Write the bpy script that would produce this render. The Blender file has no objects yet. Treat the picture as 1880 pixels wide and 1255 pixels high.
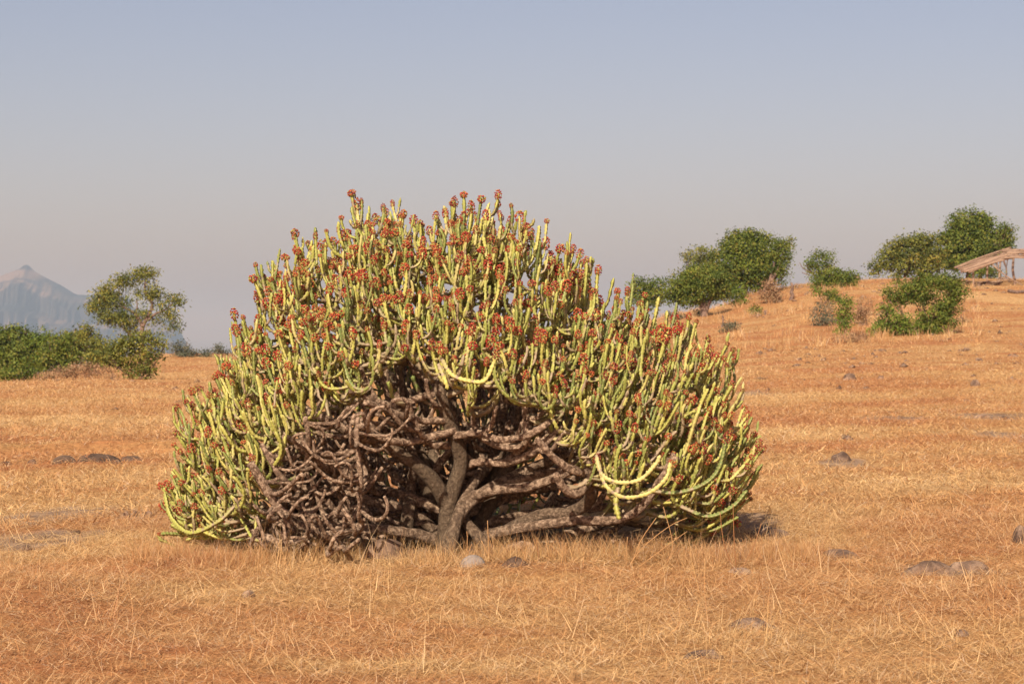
import bpy, math, random
import numpy as np
from math import radians as R

# ------------------------------------------------------------------ camera, sky, sun, exposure
scene = bpy.context.scene
col = scene.collection
rng = np.random.default_rng(7)
random.seed(7)

F = 3655.6        # focal length in photograph pixels (1880 px wide)
EYE = 1.30        # camera height above the bush's ground
HOR = 610.0       # image row of the horizon

cam = bpy.data.cameras.new('camera')
cam.lens = 70; cam.sensor_width = 36
cam.clip_start = 0.1; cam.clip_end = 120000
camo = bpy.data.objects.new('camera', cam)
camo.location = (0, 0, EYE)
camo.rotation_euler = (R(90) - math.atan((627.5 - HOR) / F), 0, 0)
cam.dof.use_dof = True; cam.dof.focus_distance = 11.6; cam.dof.aperture_fstop = 9.0
col.objects.link(camo)
scene.camera = camo

SUN_EL = 36.0
SUN_DIR = np.array([-0.28, -0.96, 0.0]); SUN_DIR /= np.linalg.norm(SUN_DIR)     # horizontal direction towards the sun
sun_az = math.atan2(SUN_DIR[0], SUN_DIR[1])            # clockwise from +Y
world = bpy.data.worlds.new('World'); scene.world = world
world.use_nodes = True
wn = world.node_tree.nodes; wl = world.node_tree.links
bg = wn['Background']
sky = wn.new('ShaderNodeTexSky'); sky.sky_type = 'NISHITA'; sky.sun_disc = False
sky.sun_elevation = R(SUN_EL); sky.sun_rotation = sun_az
sky.air_density = 1.0; sky.dust_density = 3.0; sky.ozone_density = 3.0; sky.altitude = 600
tint = wn.new('ShaderNodeMix'); tint.data_type = 'RGBA'; tint.blend_type = 'MULTIPLY'; tint.inputs[0].default_value = 1.0
tint.inputs[7].default_value = (0.93, 0.69, 0.63, 1)      # dusty air greys the whole sky evenly
wl.new(sky.outputs[0], tint.inputs[6]); wl.new(tint.outputs[2], bg.inputs[0]); bg.inputs[1].default_value = 0.10
sl = bpy.data.lights.new('sun', 'SUN'); sl.energy = 4.3; sl.angle = R(0.6); sl.color = (0.99, 0.90, 0.79)
so = bpy.data.objects.new('sun', sl); col.objects.link(so)
el = R(SUN_EL)
from mathutils import Vector
sv = Vector((SUN_DIR[0] * math.cos(el), SUN_DIR[1] * math.cos(el), math.sin(el)))
so.rotation_euler = sv.to_track_quat('Z', 'Y').to_euler()
so.location = (-20, -20, 30)
scene.view_settings.view_transform = 'Standard'; scene.view_settings.look = 'None'
scene.view_settings.exposure = 0.68; scene.view_settings.gamma = 1.0
scene.view_settings.use_curve_mapping = False
scene.render.engine = 'CYCLES'
scene.cycles.use_denoising = True
scene.cycles.max_bounces = 6; scene.cycles.diffuse_bounces = 3; scene.cycles.volume_bounces = 0
scene.cycles.transparent_max_bounces = 8

# ------------------------------------------------------------------ helpers
def smooth(a, b, x):
    t = np.clip((np.asarray(x, float) - a) / (b - a), 0, 1)
    return t * t * (3 - 2 * t)

def _hash(ix, iy, seed):
    n = (ix.astype(np.int64) * 374761393 + iy.astype(np.int64) * 668265263 + seed * 1442695041) & 0xffffffff
    n = ((n ^ (n >> 13)) * 1274126177) & 0xffffffff
    n = n ^ (n >> 16)
    return (n & 0xffffff) / float(0xffffff)

def vnoise(x, y, seed=0):
    x = np.asarray(x, float); y = np.asarray(y, float)
    ix = np.floor(x); iy = np.floor(y); fx = x - ix; fy = y - iy
    fx = fx * fx * (3 - 2 * fx); fy = fy * fy * (3 - 2 * fy)
    a = _hash(ix, iy, seed); b = _hash(ix + 1, iy, seed); c = _hash(ix, iy + 1, seed); d = _hash(ix + 1, iy + 1, seed)
    return (a * (1 - fx) + b * fx) * (1 - fy) + (c * (1 - fx) + d * fx) * fy - 0.5

def fbm(x, y, seed=0, o=4):
    s = 0; a = 1.0
    for k in range(o):
        s = s + a * vnoise(x * 2 ** k, y * 2 ** k, seed + k); a *= 0.5
    return s

def new_mesh(name, V, Q=None, T=None, color=None, smooth_shade=True):
    V = np.asarray(V, np.float32)
    me = bpy.data.meshes.new(name)
    Q = np.zeros((0, 4), np.int32) if Q is None or len(Q) == 0 else np.asarray(Q, np.int32)
    T = np.zeros((0, 3), np.int32) if T is None or len(T) == 0 else np.asarray(T, np.int32)
    me.vertices.add(len(V)); me.vertices.foreach_set('co', V.ravel())
    me.loops.add(Q.size + T.size)
    me.loops.foreach_set('vertex_index', np.concatenate([Q.ravel(), T.ravel()]))
    me.polygons.add(len(Q) + len(T))
    st = np.concatenate([np.arange(len(Q)) * 4, Q.size + np.arange(len(T)) * 3]).astype(np.int32)
    me.polygons.foreach_set('loop_start', st)
    me.polygons.foreach_set('use_smooth', np.full(len(Q) + len(T), smooth_shade))
    me.update(calc_edges=True)
    if color is not None:
        at = me.color_attributes.new('Col', 'FLOAT_COLOR', 'POINT')
        c = np.ones((len(V), 4), np.float32); c[:, :3] = color
        at.data.foreach_set('color', c.ravel())
    return me

class Acc:
    """collects shapes for one mesh"""
    def __init__(s): s.V = []; s.Q = []; s.T = []; s.C = []; s.n = 0
    def add(s, V, Q=None, T=None, C=None):
        s.V.append(V)
        if Q is not None and len(Q): s.Q.append(np.asarray(Q) + s.n)
        if T is not None and len(T): s.T.append(np.asarray(T) + s.n)
        s.C.append(np.zeros((len(V), 3)) if C is None else C)
        s.n += len(V)
    def mesh(s, name, smooth_shade=True):
        return new_mesh(name, np.concatenate(s.V), np.concatenate(s.Q) if s.Q else None,
                        np.concatenate(s.T) if s.T else None, np.concatenate(s.C), smooth_shade)

def link(name, me, mat=None, parent=None):
    o = bpy.data.objects.new(name, me)
    if mat is not None and me is not None and len(me.materials) == 0: me.materials.append(mat)
    col.objects.link(o)
    if parent is not None: o.parent = parent
    return o

def tag(o, label=None, cat=None, group=None, kind=None):
    if label: o['label'] = label
    if cat: o['category'] = cat
    if group: o['group'] = group
    if kind: o['kind'] = kind
    return o

def empty(name, loc, label, cat, group=None):
    o = bpy.data.objects.new(name, None); o.location = loc; o.empty_display_size = 0.2
    col.objects.link(o); tag(o, label, cat, group); return o

def W(px, py, d):
    return np.array([(px - 940.0) / F * d, d, EYE + (HOR - py) / F * d])

# ------------------------------------------------------------------ terrain
PXC = np.array([-1500, 0, 300, 430, 900, 1150, 1300, 1400, 1480, 1650, 1880, 3300], float)
DEP = np.array([0, 7, 9.5, 11.5, 14, 18, 22, 30, 45, 60, 72, 90, 105, 122, 140, 200], float)
ZT = np.array([
 [0, 0, .07, -.04, -.08, -.06, -.02, .03, .0, -.25, -.47, -.85, -1.2, -2.0, -3.0, -8],      # -1500
 [0, 0, .07, -.04, -.09, -.07, -.02, .03, .0, -.25, -.47, -.85, -1.2, -2.0, -3.0, -8],      # 0
 [0, 0, .02, .0, -.03, -.02, .0, .04, -.02, -.17, -.30, -.12, .08, -.2, -1.2, -5],          # 300
 [0, 0, .0, .0, -.01, .0, .0, .05, .0, -.1, -.15, -.0, .08, -.1, -1.0, -5],                 # 430
 [0, 0, .0, .0, .0, .0, .02, .08, .15, .2, .3, .4, .6, .5, -.2, -4],                         # 900
 [0, 0, .0, .0, .0, .0, .03, .12, .3, .4, .65, 1.15, 1.6, 1.7, 1.2, -3],                     # 1150
 [0, 0, .0, .0, .0, .0, .03, .14, .34, .48, .9, 1.7, 2.35, 2.7, 2.5, -1],                    # 1300
 [0, 0, .0, .0, .0, .01, .04, .15, .4, .62, 1.1, 2.1, 3.1, 3.8, 3.6, 0],                     # 1400
 [0, 0, .0, .0, .0, .01, .04, .16, .44, .72, 1.3, 2.4, 3.5, 4.3, 4.1, 1],                    # 1480
 [0, 0, .0, .0, .0, .02, .05, .18, .5, .8, 1.3, 2.35, 3.6, 4.6, 4.5, 2],                     # 1650
 [0, 0, .0, .0, .01, .03, .07, .2, .5, .85, 1.4, 2.4, 3.6, 4.5, 4.5, 2],                     # 1880
 [0, 0, .0, .0, .01, .03, .07, .2, .5, .85, 1.4, 2.4, 3.6, 4.5, 4.5, 2]], float)             # 3300

def terrain(x, y, fine=True):
    x = np.asarray(x, float); y = np.asarray(y, float)
    yy = np.maximum(y, 2.0)
    px = np.clip(940 + F * x / yy, PXC[0], PXC[-1])
    d = np.clip(y, 0, 200)
    i = np.clip(np.searchsorted(PXC, px, side='right') - 1, 0, len(PXC) - 2)
    j = np.clip(np.searchsorted(DEP, d, side='right') - 1, 0, len(DEP) - 2)
    a = (px - PXC[i]) / (PXC[i + 1] - PXC[i]); a = a * a * (3 - 2 * a)
    b = (d - DEP[j]) / (DEP[j + 1] - DEP[j]); b = b * b * (3 - 2 * b) * 0.5 + b * 0.5
    z = (ZT[i, j] * (1 - a) + ZT[i + 1, j] * a) * (1 - b) + (ZT[i, j + 1] * (1 - a) + ZT[i + 1, j + 1] * a) * b
    far = np.maximum(y - 200, 0)
    z = z - 152 * (1 - np.exp(-far / 700.0))
    near = 1 - smooth(150, 260, y)
    if fine:
        # eroded step on the left at about 22 m
        ledge_y = 21.7 + 0.5 * vnoise(x * 0.9, x * 0 + 3.3, 5) + 0.25 * vnoise(x * 3.1, x * 0 + 1.3, 6)
        m = smooth(-6.6, -6.0, x) * (1 - smooth(-3.6, -2.9, x))
        z = z + (0.10 + 0.05 * vnoise(x * 1.3, x * 0, 9)) * m * smooth(-0.06, 0.05, y - ledge_y) * (1 - smooth(1, 5, y - ledge_y))
        z = z + near * (0.045 * fbm(x * 0.9, y * 0.9, 21, 3) + 0.020 * fbm(x * 4.0, y * 4.0, 31, 3) * (1 - smooth(25, 60, y)))
        z = z + near * smooth(20, 70, y) * 0.16 * fbm(x * 0.16, y * 0.16, 41, 3)
    return z

def ground_hit(px, py):
    u = (px - 940.0) / F; v = (HOR - py) / F
    d = np.arange(6.0, 135.0, 0.03)
    g = terrain(u * d, d) - (EYE + v * d)
    k = np.argmax(g >= 0)
    dd = d[k] if g[k] >= 0 else 125.0
    return np.array([u * dd, dd, float(terrain(u * dd, dd))])

def at_depth(px, d):
    x = (px - 940.0) / F * d
    return np.array([x, d, float(terrain(x, d))])

th_in = np.linspace(-R(19), R(19), 330)
th = np.concatenate([np.linspace(-R(62), -R(19), 24)[:-1], th_in, np.linspace(R(19), R(62), 24)[1:]])
rr = np.concatenate([np.geomspace(2.0, 6.5, 24)[:-1], np.geomspace(6.5, 150, 330)[:-1], np.geomspace(150, 60000, 70)])
TH, RR = np.meshgrid(th, rr)
GX = RR * np.sin(TH); GY = RR * np.cos(TH) - 1.0
GZ = terrain(GX, GY)
V = np.stack([GX, GY, GZ], -1).reshape(-1, 3)
nr, nt = RR.shape
idx = np.arange(nr * nt).reshape(nr, nt)
Q = np.stack([idx[:-1, :-1], idx[:-1, 1:], idx[1:, 1:], idx[1:, :-1]], -1).reshape(-1, 4)

# bare patches: (px, py, half width px, half height px) -> world ellipses
BARE_PX = [(60, 992, 120, 16), (110, 950, 130, 14), (1400, 965, 60, 18), (1380, 722, 50, 6), (1730, 1045, 90, 10),
           (1820, 765, 70, 7), (1850, 800, 50, 8), (1640, 765, 60, 5),
           (250, 945, 40, 5), (1230, 1020, 60, 10), (1540, 850, 50, 8)]
BARE = []
for px, py, hw, hh in BARE_PX:
    c = ground_hit(px, py); n0 = ground_hit(px, py + hh); n1 = ground_hit(px, py - hh)
    BARE.append((c[0], c[1], hw / F * c[1], max(0.15, abs(n1[1] - n0[1]) / 2)))
def bare_mask(x, y):
    m = np.zeros_like(x)
    for cx, cy, a, b in BARE:
        q = ((x - cx) / a) ** 2 + ((y - cy) / b) ** 2
        m = np.maximum(m, 1 - smooth(0.45, 1.25, q + 1.3 * fbm(x * 2.6, y * 2.0, 77, 4)))
    return m
bm_ = bare_mask(GX, GY).reshape(-1)
shade_under = np.exp(-(((V[:, 0] + 0.15) / 1.42) ** 2 + ((V[:, 1] - 12.3) / 1.2) ** 2) ** 2)     # leaf litter plus painted shade on the ground beneath the bush
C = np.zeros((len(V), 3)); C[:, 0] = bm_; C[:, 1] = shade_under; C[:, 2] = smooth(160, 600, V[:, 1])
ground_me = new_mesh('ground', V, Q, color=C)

# ------------------------------------------------------------------ material helpers
def mat_base(name, rough=0.9, spec=0.2):
    m = bpy.data.materials.new(name); m.use_nodes = True
    nt_ = m.node_tree; b = nt_.nodes['Principled BSDF']
    b.inputs['Roughness'].default_value = rough
    b.inputs['Specular IOR Level'].default_value = spec
    return m, nt_, b
def N(nt_, t, **kw):
    n = nt_.nodes.new(t)
    for k, v in kw.items():
        if k.startswith('_'): setattr(n, k[1:], v)
        else: n.inputs[k.replace('__', ' ')].default_value = v
    return n
def noise(nt_, vec, scale, detail=4, rough=0.55, dist=0.0):
    n = nt_.nodes.new('ShaderNodeTexNoise'); n.inputs['Scale'].default_value = scale
    n.inputs['Detail'].default_value = detail; n.inputs['Roughness'].default_value = rough; n.inputs['Distortion'].default_value = dist
    if vec is not None: nt_.links.new(vec, n.inputs['Vector'])
    return n.outputs['Fac']
def ramp(nt_, fac, stops, interp='LINEAR'):
    r = nt_.nodes.new('ShaderNodeValToRGB'); r.color_ramp.interpolation = interp
    e = r.color_ramp.elements
    while len(e) < len(stops): e.new(0.5)
    for k, (p, c) in enumerate(stops):
        e[k].position = p; e[k].color = (*c, 1) if len(c) == 3 else c
    nt_.links.new(fac, r.inputs[0]); return r.outputs['Color']
def mix(nt_, fac, a, b, mode='MIX'):
    m = nt_.nodes.new('ShaderNodeMix'); m.data_type = 'RGBA'; m.blend_type = mode
    for sock, v in ((m.inputs[0], fac), (m.inputs[6], a), (m.inputs[7], b)):
        if isinstance(v, (int, float)): sock.default_value = v
        elif isinstance(v, tuple): sock.default_value = (*v, 1) if len(v) == 3 else v
        else: nt_.links.new(v, sock)
    return m.outputs[2]
def math_(nt_, op, a, b=None):
    m = nt_.nodes.new('ShaderNodeMath'); m.operation = op
    for k, v in enumerate((a, b)):
        if v is None: continue
        if isinstance(v, (int, float)): m.inputs[k].default_value = v
        else: nt_.links.new(v, m.inputs[k])
    return m.outputs[0]
def bump(nt_, b, h, strength, dist):
    n = nt_.nodes.new('ShaderNodeBump'); n.inputs['Strength'].default_value = strength; n.inputs['Distance'].default_value = dist
    nt_.links.new(h, n.inputs['Height']); nt_.links.new(n.outputs[0], b.inputs['Normal'])
def pos(nt_, scale=None):
    g = nt_.nodes.new('ShaderNodeNewGeometry')
    if scale is None: return g.outputs['Position']
    m = nt_.nodes.new('ShaderNodeVectorMath'); m.operation = 'MULTIPLY'; m.inputs[1].default_value = scale
    nt_.links.new(g.outputs['Position'], m.inputs[0]); return m.outputs[0]
def objrand(nt_):
    return nt_.nodes.new('ShaderNodeObjectInfo').outputs['Random']
def vcol(nt_):
    a = nt_.nodes.new('ShaderNodeAttribute'); a.attribute_name = 'Col'
    s = nt_.nodes.new('ShaderNodeSeparateColor'); nt_.links.new(a.outputs['Color'], s.inputs[0])
    return a.outputs['Color'], s.outputs[0], s.outputs[1], s.outputs[2]

STRAW = [(0.39, (0.48, 0.205, 0.080)), (0.47, (0.54, 0.290, 0.112)), (0.53, (0.59, 0.370, 0.148)), (0.61, (0.72, 0.50, 0.225))]
def straw_color(nt_):
    """patchy dry grass colour from its place on the ground: rusty, golden and pale swathes"""
    p = pos(nt_, (0.20, 0.34, 0.4)); a = noise(nt_, p, 1.0, 7, 0.66, 0.8)
    return ramp(nt_, a, STRAW)

# ground: dry soil, straw litter between the tufts, grey gravelly bare patches
gm, nt_, b = mat_base('dry_ground', 0.95, 0.1)
c, ra, rb, rc = vcol(nt_)
P = pos(nt_)
straw = straw_color(nt_)
n1 = noise(nt_, P, 14, 6, 0.7)
n2 = noise(nt_, P, 55, 5, 0.75)
straw2 = mix(nt_, n2, straw, (0.30, 0.13, 0.055), 'MIX')
fleck = ramp(nt_, n1, [(0.35, (0.62, 0.55, 0.50)), (0.6, (1.12, 1.08, 1.0))])
straw3 = mix(nt_, 0.8, straw2, fleck, 'MULTIPLY')
n3 = noise(nt_, pos(nt_, (1, 1.6, 1)), 2.4, 6, 0.65)
soil = ramp(nt_, n3, [(0.35, (0.17, 0.108, 0.068)), (0.5, (0.29, 0.185, 0.112)), (0.65, (0.42, 0.275, 0.165))])
m1 = mix(nt_, ra, straw3, soil)
litter = ramp(nt_, n1, [(0.35, (0.10, 0.07, 0.05)), (0.7, (0.24, 0.16, 0.10))])  # litter colour, kept dark to stand for the shade under the bush too
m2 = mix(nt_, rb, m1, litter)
valley = ramp(nt_, noise(nt_, P, 0.002, 6), [(0.3, (0.10, 0.11, 0.05)), (0.7, (0.24, 0.18, 0.11))])
m3 = mix(nt_, rc, m2, valley)
nt_.links.new(m3, b.inputs['Base Color'])
bump(nt_, b, math_(nt_, 'ADD', n1, math_(nt_, 'MULTIPLY', n2, 0.5)), 0.7, 0.03)
g_o = link('ground', ground_me, gm); tag(g_o, kind='structure')

# ------------------------------------------------------------------ mountain, 8 km off
mpx = np.array([-2400, -1200, -700, -350, -150, -60, 0, 20, 36, 44, 50, 56, 64, 90, 112, 134, 142, 178, 200, 226, 236, 241, 262, 300, 325, 331, 338, 352, 380], float)
mpy = np.array([640, 600, 570, 585, 548, 520, 507, 499, 493, 487, 486, 492, 499, 513, 524, 538, 541, 542, 544, 543, 549, 563, 570, 585, 600, 614, 630, 668, 690], float)
mx = np.concatenate([np.linspace(-2400, -300, 90)[:-1], np.linspace(-300, 380, 420)])
tt = np.linspace(-0.15, 1.5, 150)
MX, MT = np.meshgrid(mx, tt)
top = EYE + (HOR - np.interp(MX, mpx, mpy)) / F * 8000.0
base = -153.0
spur = fbm(MX * 0.022, MT * 2.4, 3, 5) * 0.16 + 0.08 * fbm(MX * 0.16, MT * 3, 13, 3)
t = np.clip(MT + spur * smooth(0.0, 0.35, MT) * (1 - smooth(0.75, 1.0, MT)), 0, 1)
terr = np.interp(t, [0, .18, .34, .38, .52, .56, .72, .76, .9, 1.0], [0, .07, .18, .32, .40, .56, .64, .79, .88, 1.0])
back = 1 - smooth(1.02, 1.5, MT)
H = base - 4 + (top - base + 4) * terr * np.where(MT > 1, back, 1)
depth = 8000 + (MT - 1) * 1500 + fbm(MX * 0.03, MT * 1.5, 55, 4) * 260 * (1 - smooth(.8, 1, MT))
MXw = (MX - 940) / F * 8000 * (1 + (depth - 8000) / 8000 * 0.5)
V = np.stack([MXw, depth, H], -1).reshape(-1, 3)
nr, nt2 = MX.shape; idx = np.arange(nr * nt2).reshape(nr, nt2)
Q = np.stack([idx[:-1, :-1], idx[:-1, 1:], idx[1:, 1:], idx[1:, :-1]], -1).reshape(-1, 4)
mm, nt_, b = mat_base('basalt_slopes', 0.95, 0.1)
g = nt_.nodes.new('ShaderNodeNewGeometry'); sx = nt_.nodes.new('ShaderNodeSeparateXYZ'); nt_.links.new(g.outputs['Normal'], sx.inputs[0])
rock = ramp(nt_, noise(nt_, pos(nt_, (1, 1, 3.5)), 0.006, 6), [(0.3, (0.025, 0.024, 0.022)), (0.7, (0.055, 0.05, 0.045))])
drygrass = ramp(nt_, noise(nt_, pos(nt_, (1, 1, 5)), 0.0026, 6, 0.6), [(0.40, (0.02, 0.024, 0.022)), (0.52, (0.06, 0.05, 0.038)), (0.60, (0.21, 0.15, 0.105))])
c2 = mix(nt_, ramp(nt_, sx.outputs[2], [(0.45, (0, 0, 0)), (0.75, (1, 1, 1))]), rock, drygrass)
nt_.links.new(c2, b.inputs['Base Color'])
mo = link('mountain', new_mesh('mountain', V, Q), mm); tag(mo, kind='structure')

# ------------------------------------------------------------------ haze: one closed box of even air
HX0, HX1, HY0, HY1, HZ0, HZ1 = -62000, 62000, -50, 62000, -156, 330
V = [(x, y, z) for x in (HX0, HX1) for y in (HY0, HY1) for z in (HZ0, HZ1)]
Q = [(0, 1, 3, 2), (4, 6, 7, 5), (0, 4, 5, 1), (2, 3, 7, 6), (0, 2, 6, 4), (1, 5, 7, 3)]
hm = bpy.data.materials.new('haze'); hm.use_nodes = True
hn = hm.node_tree; hn.nodes.clear()
ho = hn.nodes.new('ShaderNodeOutputMaterial'); pv = hn.nodes.new('ShaderNodeVolumePrincipled')
pv.inputs['Color'].default_value = (0.62, 0.82, 1.0, 1); pv.inputs['Absorption Color'].default_value = (1, 1, 1, 1)
pv.inputs['Density'].default_value = 1.45e-4; pv.inputs['Anisotropy'].default_value = 0.17
hn.links.new(pv.outputs[0], ho.inputs['Volume'])
hz = link('haze', new_mesh('haze', V, Q, smooth_shade=False), hm); tag(hz, kind='stuff')

# ------------------------------------------------------------------ tubes and curves
def frames(Pth, ref=None):
    T = np.gradient(Pth, axis=0); T /= np.linalg.norm(T, axis=1, keepdims=True) + 1e-9
    n = len(Pth)
    if ref is not None:
        Bn = np.tile(ref, (n, 1))
        Nn = np.cross(Bn, T); Nn /= np.linalg.norm(Nn, axis=1, keepdims=True) + 1e-9
        Bn = np.cross(T, Nn)
        return T, Nn, Bn
    a = np.array([0, 0, 1.0]) if abs(T[0, 2]) < 0.9 else np.array([1.0, 0, 0])
    nn = np.cross(T[0], a); nn /= np.linalg.norm(nn); Nn = np.zeros_like(T); Nn[0] = nn
    for i in range(1, n):
        nn = nn - T[i] * np.dot(nn, T[i]); nn /= np.linalg.norm(nn) + 1e-9; Nn[i] = nn
    return T, Nn, np.cross(T, Nn)

def tube(Pth, rad, sides=8, ref=None, prof=None, close=True):
    """Pth (n,3); rad (n,) ; prof (n,sides) radius multipliers"""
    n = len(Pth); T, Nn, Bn = frames(Pth, ref)
    a = np.arange(sides) / sides * 2 * math.pi
    r = rad[:, None] * (prof if prof is not None else 1.0) * np.ones((n, sides))
    Vv = Pth[:, None, :] + r[..., None] * (np.cos(a)[None, :, None] * Nn[:, None, :] + np.sin(a)[None, :, None] * Bn[:, None, :])
    idx = np.arange(n * sides).reshape(n, sides); nx = np.roll(idx, -1, axis=1)
    Qq = np.stack([idx[:-1], nx[:-1], nx[1:], idx[1:]], -1).reshape(-1, 4)
    Vv = Vv.reshape(-1, 3); Tt = None
    if close:
        Vv = np.concatenate([Vv, [Pth[0] - T[0] * rad[0] * 0.1, Pth[-1] + T[-1] * rad[-1] * 0.3]])
        k0, k1 = n * sides, n * sides + 1
        Tt = [(k0, nx[0, j], idx[0, j]) for j in range(sides)] + [(k1, idx[-1, j], nx[-1, j]) for j in range(sides)]
    return Vv, Qq, Tt

def catmull(P, step):
    P = np.asarray(P, float)
    P = np.vstack([2 * P[0] - P[1], P, 2 * P[-1] - P[-2]])
    out = []
    for i in range(1, len(P) - 2):
        p0, p1, p2, p3 = P[i - 1], P[i], P[i + 1], P[i + 2]
        L = np.linalg.norm(p2[:3] - p1[:3]); k = max(2, int(L / step))
        t = np.linspace(0, 1, k, endpoint=False)[:, None]
        out.append(0.5 * ((2 * p1) + (-p0 + p2) * t + (2 * p0 - 5 * p1 + 4 * p2 - p3) * t ** 2 + (-p0 + 3 * p1 - 3 * p2 + p3) * t ** 3))
    out.append(P[-2][None])
    return np.concatenate(out)

def bezier(A, B1, B2, D, step):
    L = np.linalg.norm(D - A) * 1.15
    t = np.linspace(0, 1, max(6, int(L / step)))[:, None]
    return (1 - t) ** 3 * A + 3 * (1 - t) ** 2 * t * B1 + 3 * (1 - t) * t ** 2 * B2 + t ** 3 * D

# ------------------------------------------------------------------ the big spurge bush
DC = 12.4
CX, CY = 850.0, 993.0
OUT = [(1335, 985), (1372, 940), (1385, 900), (1402, 850), (1395, 800), (1378, 740), (1362, 690), (1348, 640), (1305, 625), (1265, 590), (1215, 560),
       (1165, 540), (1128, 512), (1098, 480), (1055, 456), (1015, 462), (990, 416), (965, 388), (935, 402), (895, 370), (851, 358),
       (810, 376), (775, 402), (720, 374), (652, 374), (625, 398), (598, 424), (541, 428), (498, 480), (463, 512), (428, 576),
       (392, 652), (350, 720), (318, 750), (313, 820), (293, 892), (283, 985)]
oa = np.array([math.atan2(CY - y, x - CX) for x, y in OUT]); orr = np.array([math.hypot(x - CX, CY - y) for x, y in OUT])
oa_s = np.argsort(oa); oa = oa[oa_s]; orr = orr[oa_s]
def Rth(th): return np.interp(th, oa, orr)
PXM = DC / F
CW = np.array([(CX - 940) * PXM, DC, 0.0])
def crown(th, s, side, k=1.0):
    """a point of the crown: angle in the picture plane, s = 0 centre .. 1 outline, side -1 front / +1 back, k = shell scale"""
    r = Rth(th) * PXM * s * k
    D = 1.52 if side < 0 else 1.6
    dep = side * D * k * max(0.0, 1 - s * s) ** 0.55
    # pull the surface inward towards the ground on the camera's side
    z = r * math.sin(th)
    if side < 0: dep *= 0.84 + 0.16 * min(1, z / 0.9)
    p = CW + np.array([r * math.cos(th), dep, z])
    return p
def project(p): return 940 + F * p[0] / p[1], HOR - F * (p[2] - EYE) / p[1]

def in_window(p):
    """the open, leafless front of the bush where the bare limbs show"""
    if p[1] > 12.2: return False
    x, y = project(p)
    lim = np.interp(x, [420, 470, 540, 600, 650, 720, 800, 860, 930, 1000, 1060, 1100, 1160, 1240, 1300, 1345],
                    [1010, 900, 790, 770, 740, 700, 690, 740, 745, 760, 830, 905, 925, 930, 955, 1010])
    return y > lim

skel = []          # (pos, tangent, radius, level)
branches = []      # dicts: path, radius, level, r0, age
def add_branch(path, rad, level, planar_ref=None, **kw):
    branches.append(dict(path=path, rad=rad, level=level, ref=planar_ref, **kw))
    T = np.gradient(path, axis=0); T /= np.linalg.norm(T, axis=1, keepdims=True) + 1e-9
    k = max(1, int(0.05 / (np.linalg.norm(path[1] - path[0]) + 1e-6)))
    for i in range(k, len(path), k): skel.append((path[i], T[i], rad[i], level, len(branches) - 1))

def limb(pts, name='limb'):
    A = np.array([[*W(px, py, d + (.32 if d < 11.85 else .12)), r] for px, py, d, r in pts])
    c = catmull(A, 0.02)
    add_branch(c[:, :3], c[:, 3], 0, name=name)

limb([(806, 1050, 11.50, .090), (812, 1020, 11.50, .058), (818, 985, 11.5, .053), (822, 935, 11.5, .050), (833, 895, 11.5, .047), (846, 850, 11.5, .044),
      (838, 810, 11.45, .044), (822, 770, 11.4, .040), (808, 715, 11.35, .036), (806, 690, 11.5, .028)], 'trunk')
limb([(822, 930, 11.52, .050), (798, 888, 11.45, .046), (770, 858, 11.4, .044), (738, 836, 11.35, .040), (695, 812, 11.3, .034), (640, 792, 11.25, .030), (590, 765, 11.2, .024), (540, 750, 11.2, .02)])
limb([(735, 1035, 11.9, .065), (744, 990, 11.9, .050), (750, 940, 11.85, .040), (755, 890, 11.8, .034), (760, 845, 11.7, .030), (745, 790, 11.8, .028), (735, 730, 11.9, .024)], 'trunk')
limb([(765, 1000, 12.1, .035), (770, 940, 12.1, .030), (792, 888, 12.0, .027), (815, 840, 12.0, .024), (880, 790, 12.0, .022)])
limb([(835, 925, 11.56, .040), (868, 910, 11.52, .034), (920, 898, 11.45, .031), (975, 892, 11.4, .029), (1030, 872, 11.35, .031), (1066, 845, 11.35, .027), (1085, 810, 11.5, .024)])
limb([(868, 1025, 11.75, .046), (905, 992, 11.7, .042), (950, 964, 11.6, .039), (1000, 944, 11.5, .038), (1048, 940, 11.4, .037), (1082, 915, 11.3, .040), (1086, 870, 11.2, .035), (1072, 825, 11.2, .032), (1056, 790, 11.4, .024)])
limb([(840, 985, 12.0, .05), (885, 940, 12.1, .042), (930, 905, 12.1, .036), (985, 868, 12.1, .03), (1040, 820, 12.1, .025)])
limb([(870, 1035, 11.6, .05), (915, 1020, 11.55, .034), (945, 1004, 11.5, .030), (968, 1002, 11.45, .027), (982, 1012, 11.4, .024)])
limb([(820, 1015, 12.2, .04), (930, 1005, 12.0, .034), (1030, 985, 11.9, .031), (1120, 955, 11.8, .028), (1200, 920, 11.7, .028), (1260, 890, 11.6, .024)])
limb([(835, 800, 11.4, .026), (880, 795, 11.3, .021), (915, 806, 11.2, .021), (955, 803, 11.15, .021), (990, 788, 11.1, .020), (1012, 772, 11.1, .017)])
limb([(835, 790, 11.4, .024), (790, 802, 11.3, .022), (745, 812, 11.2, .022), (700, 803, 11.1, .022), (672, 785, 11.1, .020), (640, 770, 11.1, .018)])
limb([(822, 770, 11.4, .024), (780, 772, 11.3, .021), (735, 762, 11.2, .021), (700, 748, 11.1, .02), (670, 738, 11.0, .018)])
limb([(808, 720, 11.4, .024), (770, 730, 11.3, .021), (725, 745, 11.25, .021), (690, 735, 11.2, .019), (640, 715, 11.1, .018)])
limb([(1086, 870, 11.2, .030), (1050, 862, 11.1, .024), (1020, 842, 11.05, .021), (1000, 822, 11.0, .021), (985, 805, 11.0, .018)])
limb([(1086, 875, 11.2, .034), (1060, 905, 11.1, .03), (1035, 895, 11.05, .026), (1020, 870, 11.0, .022)])
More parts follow.
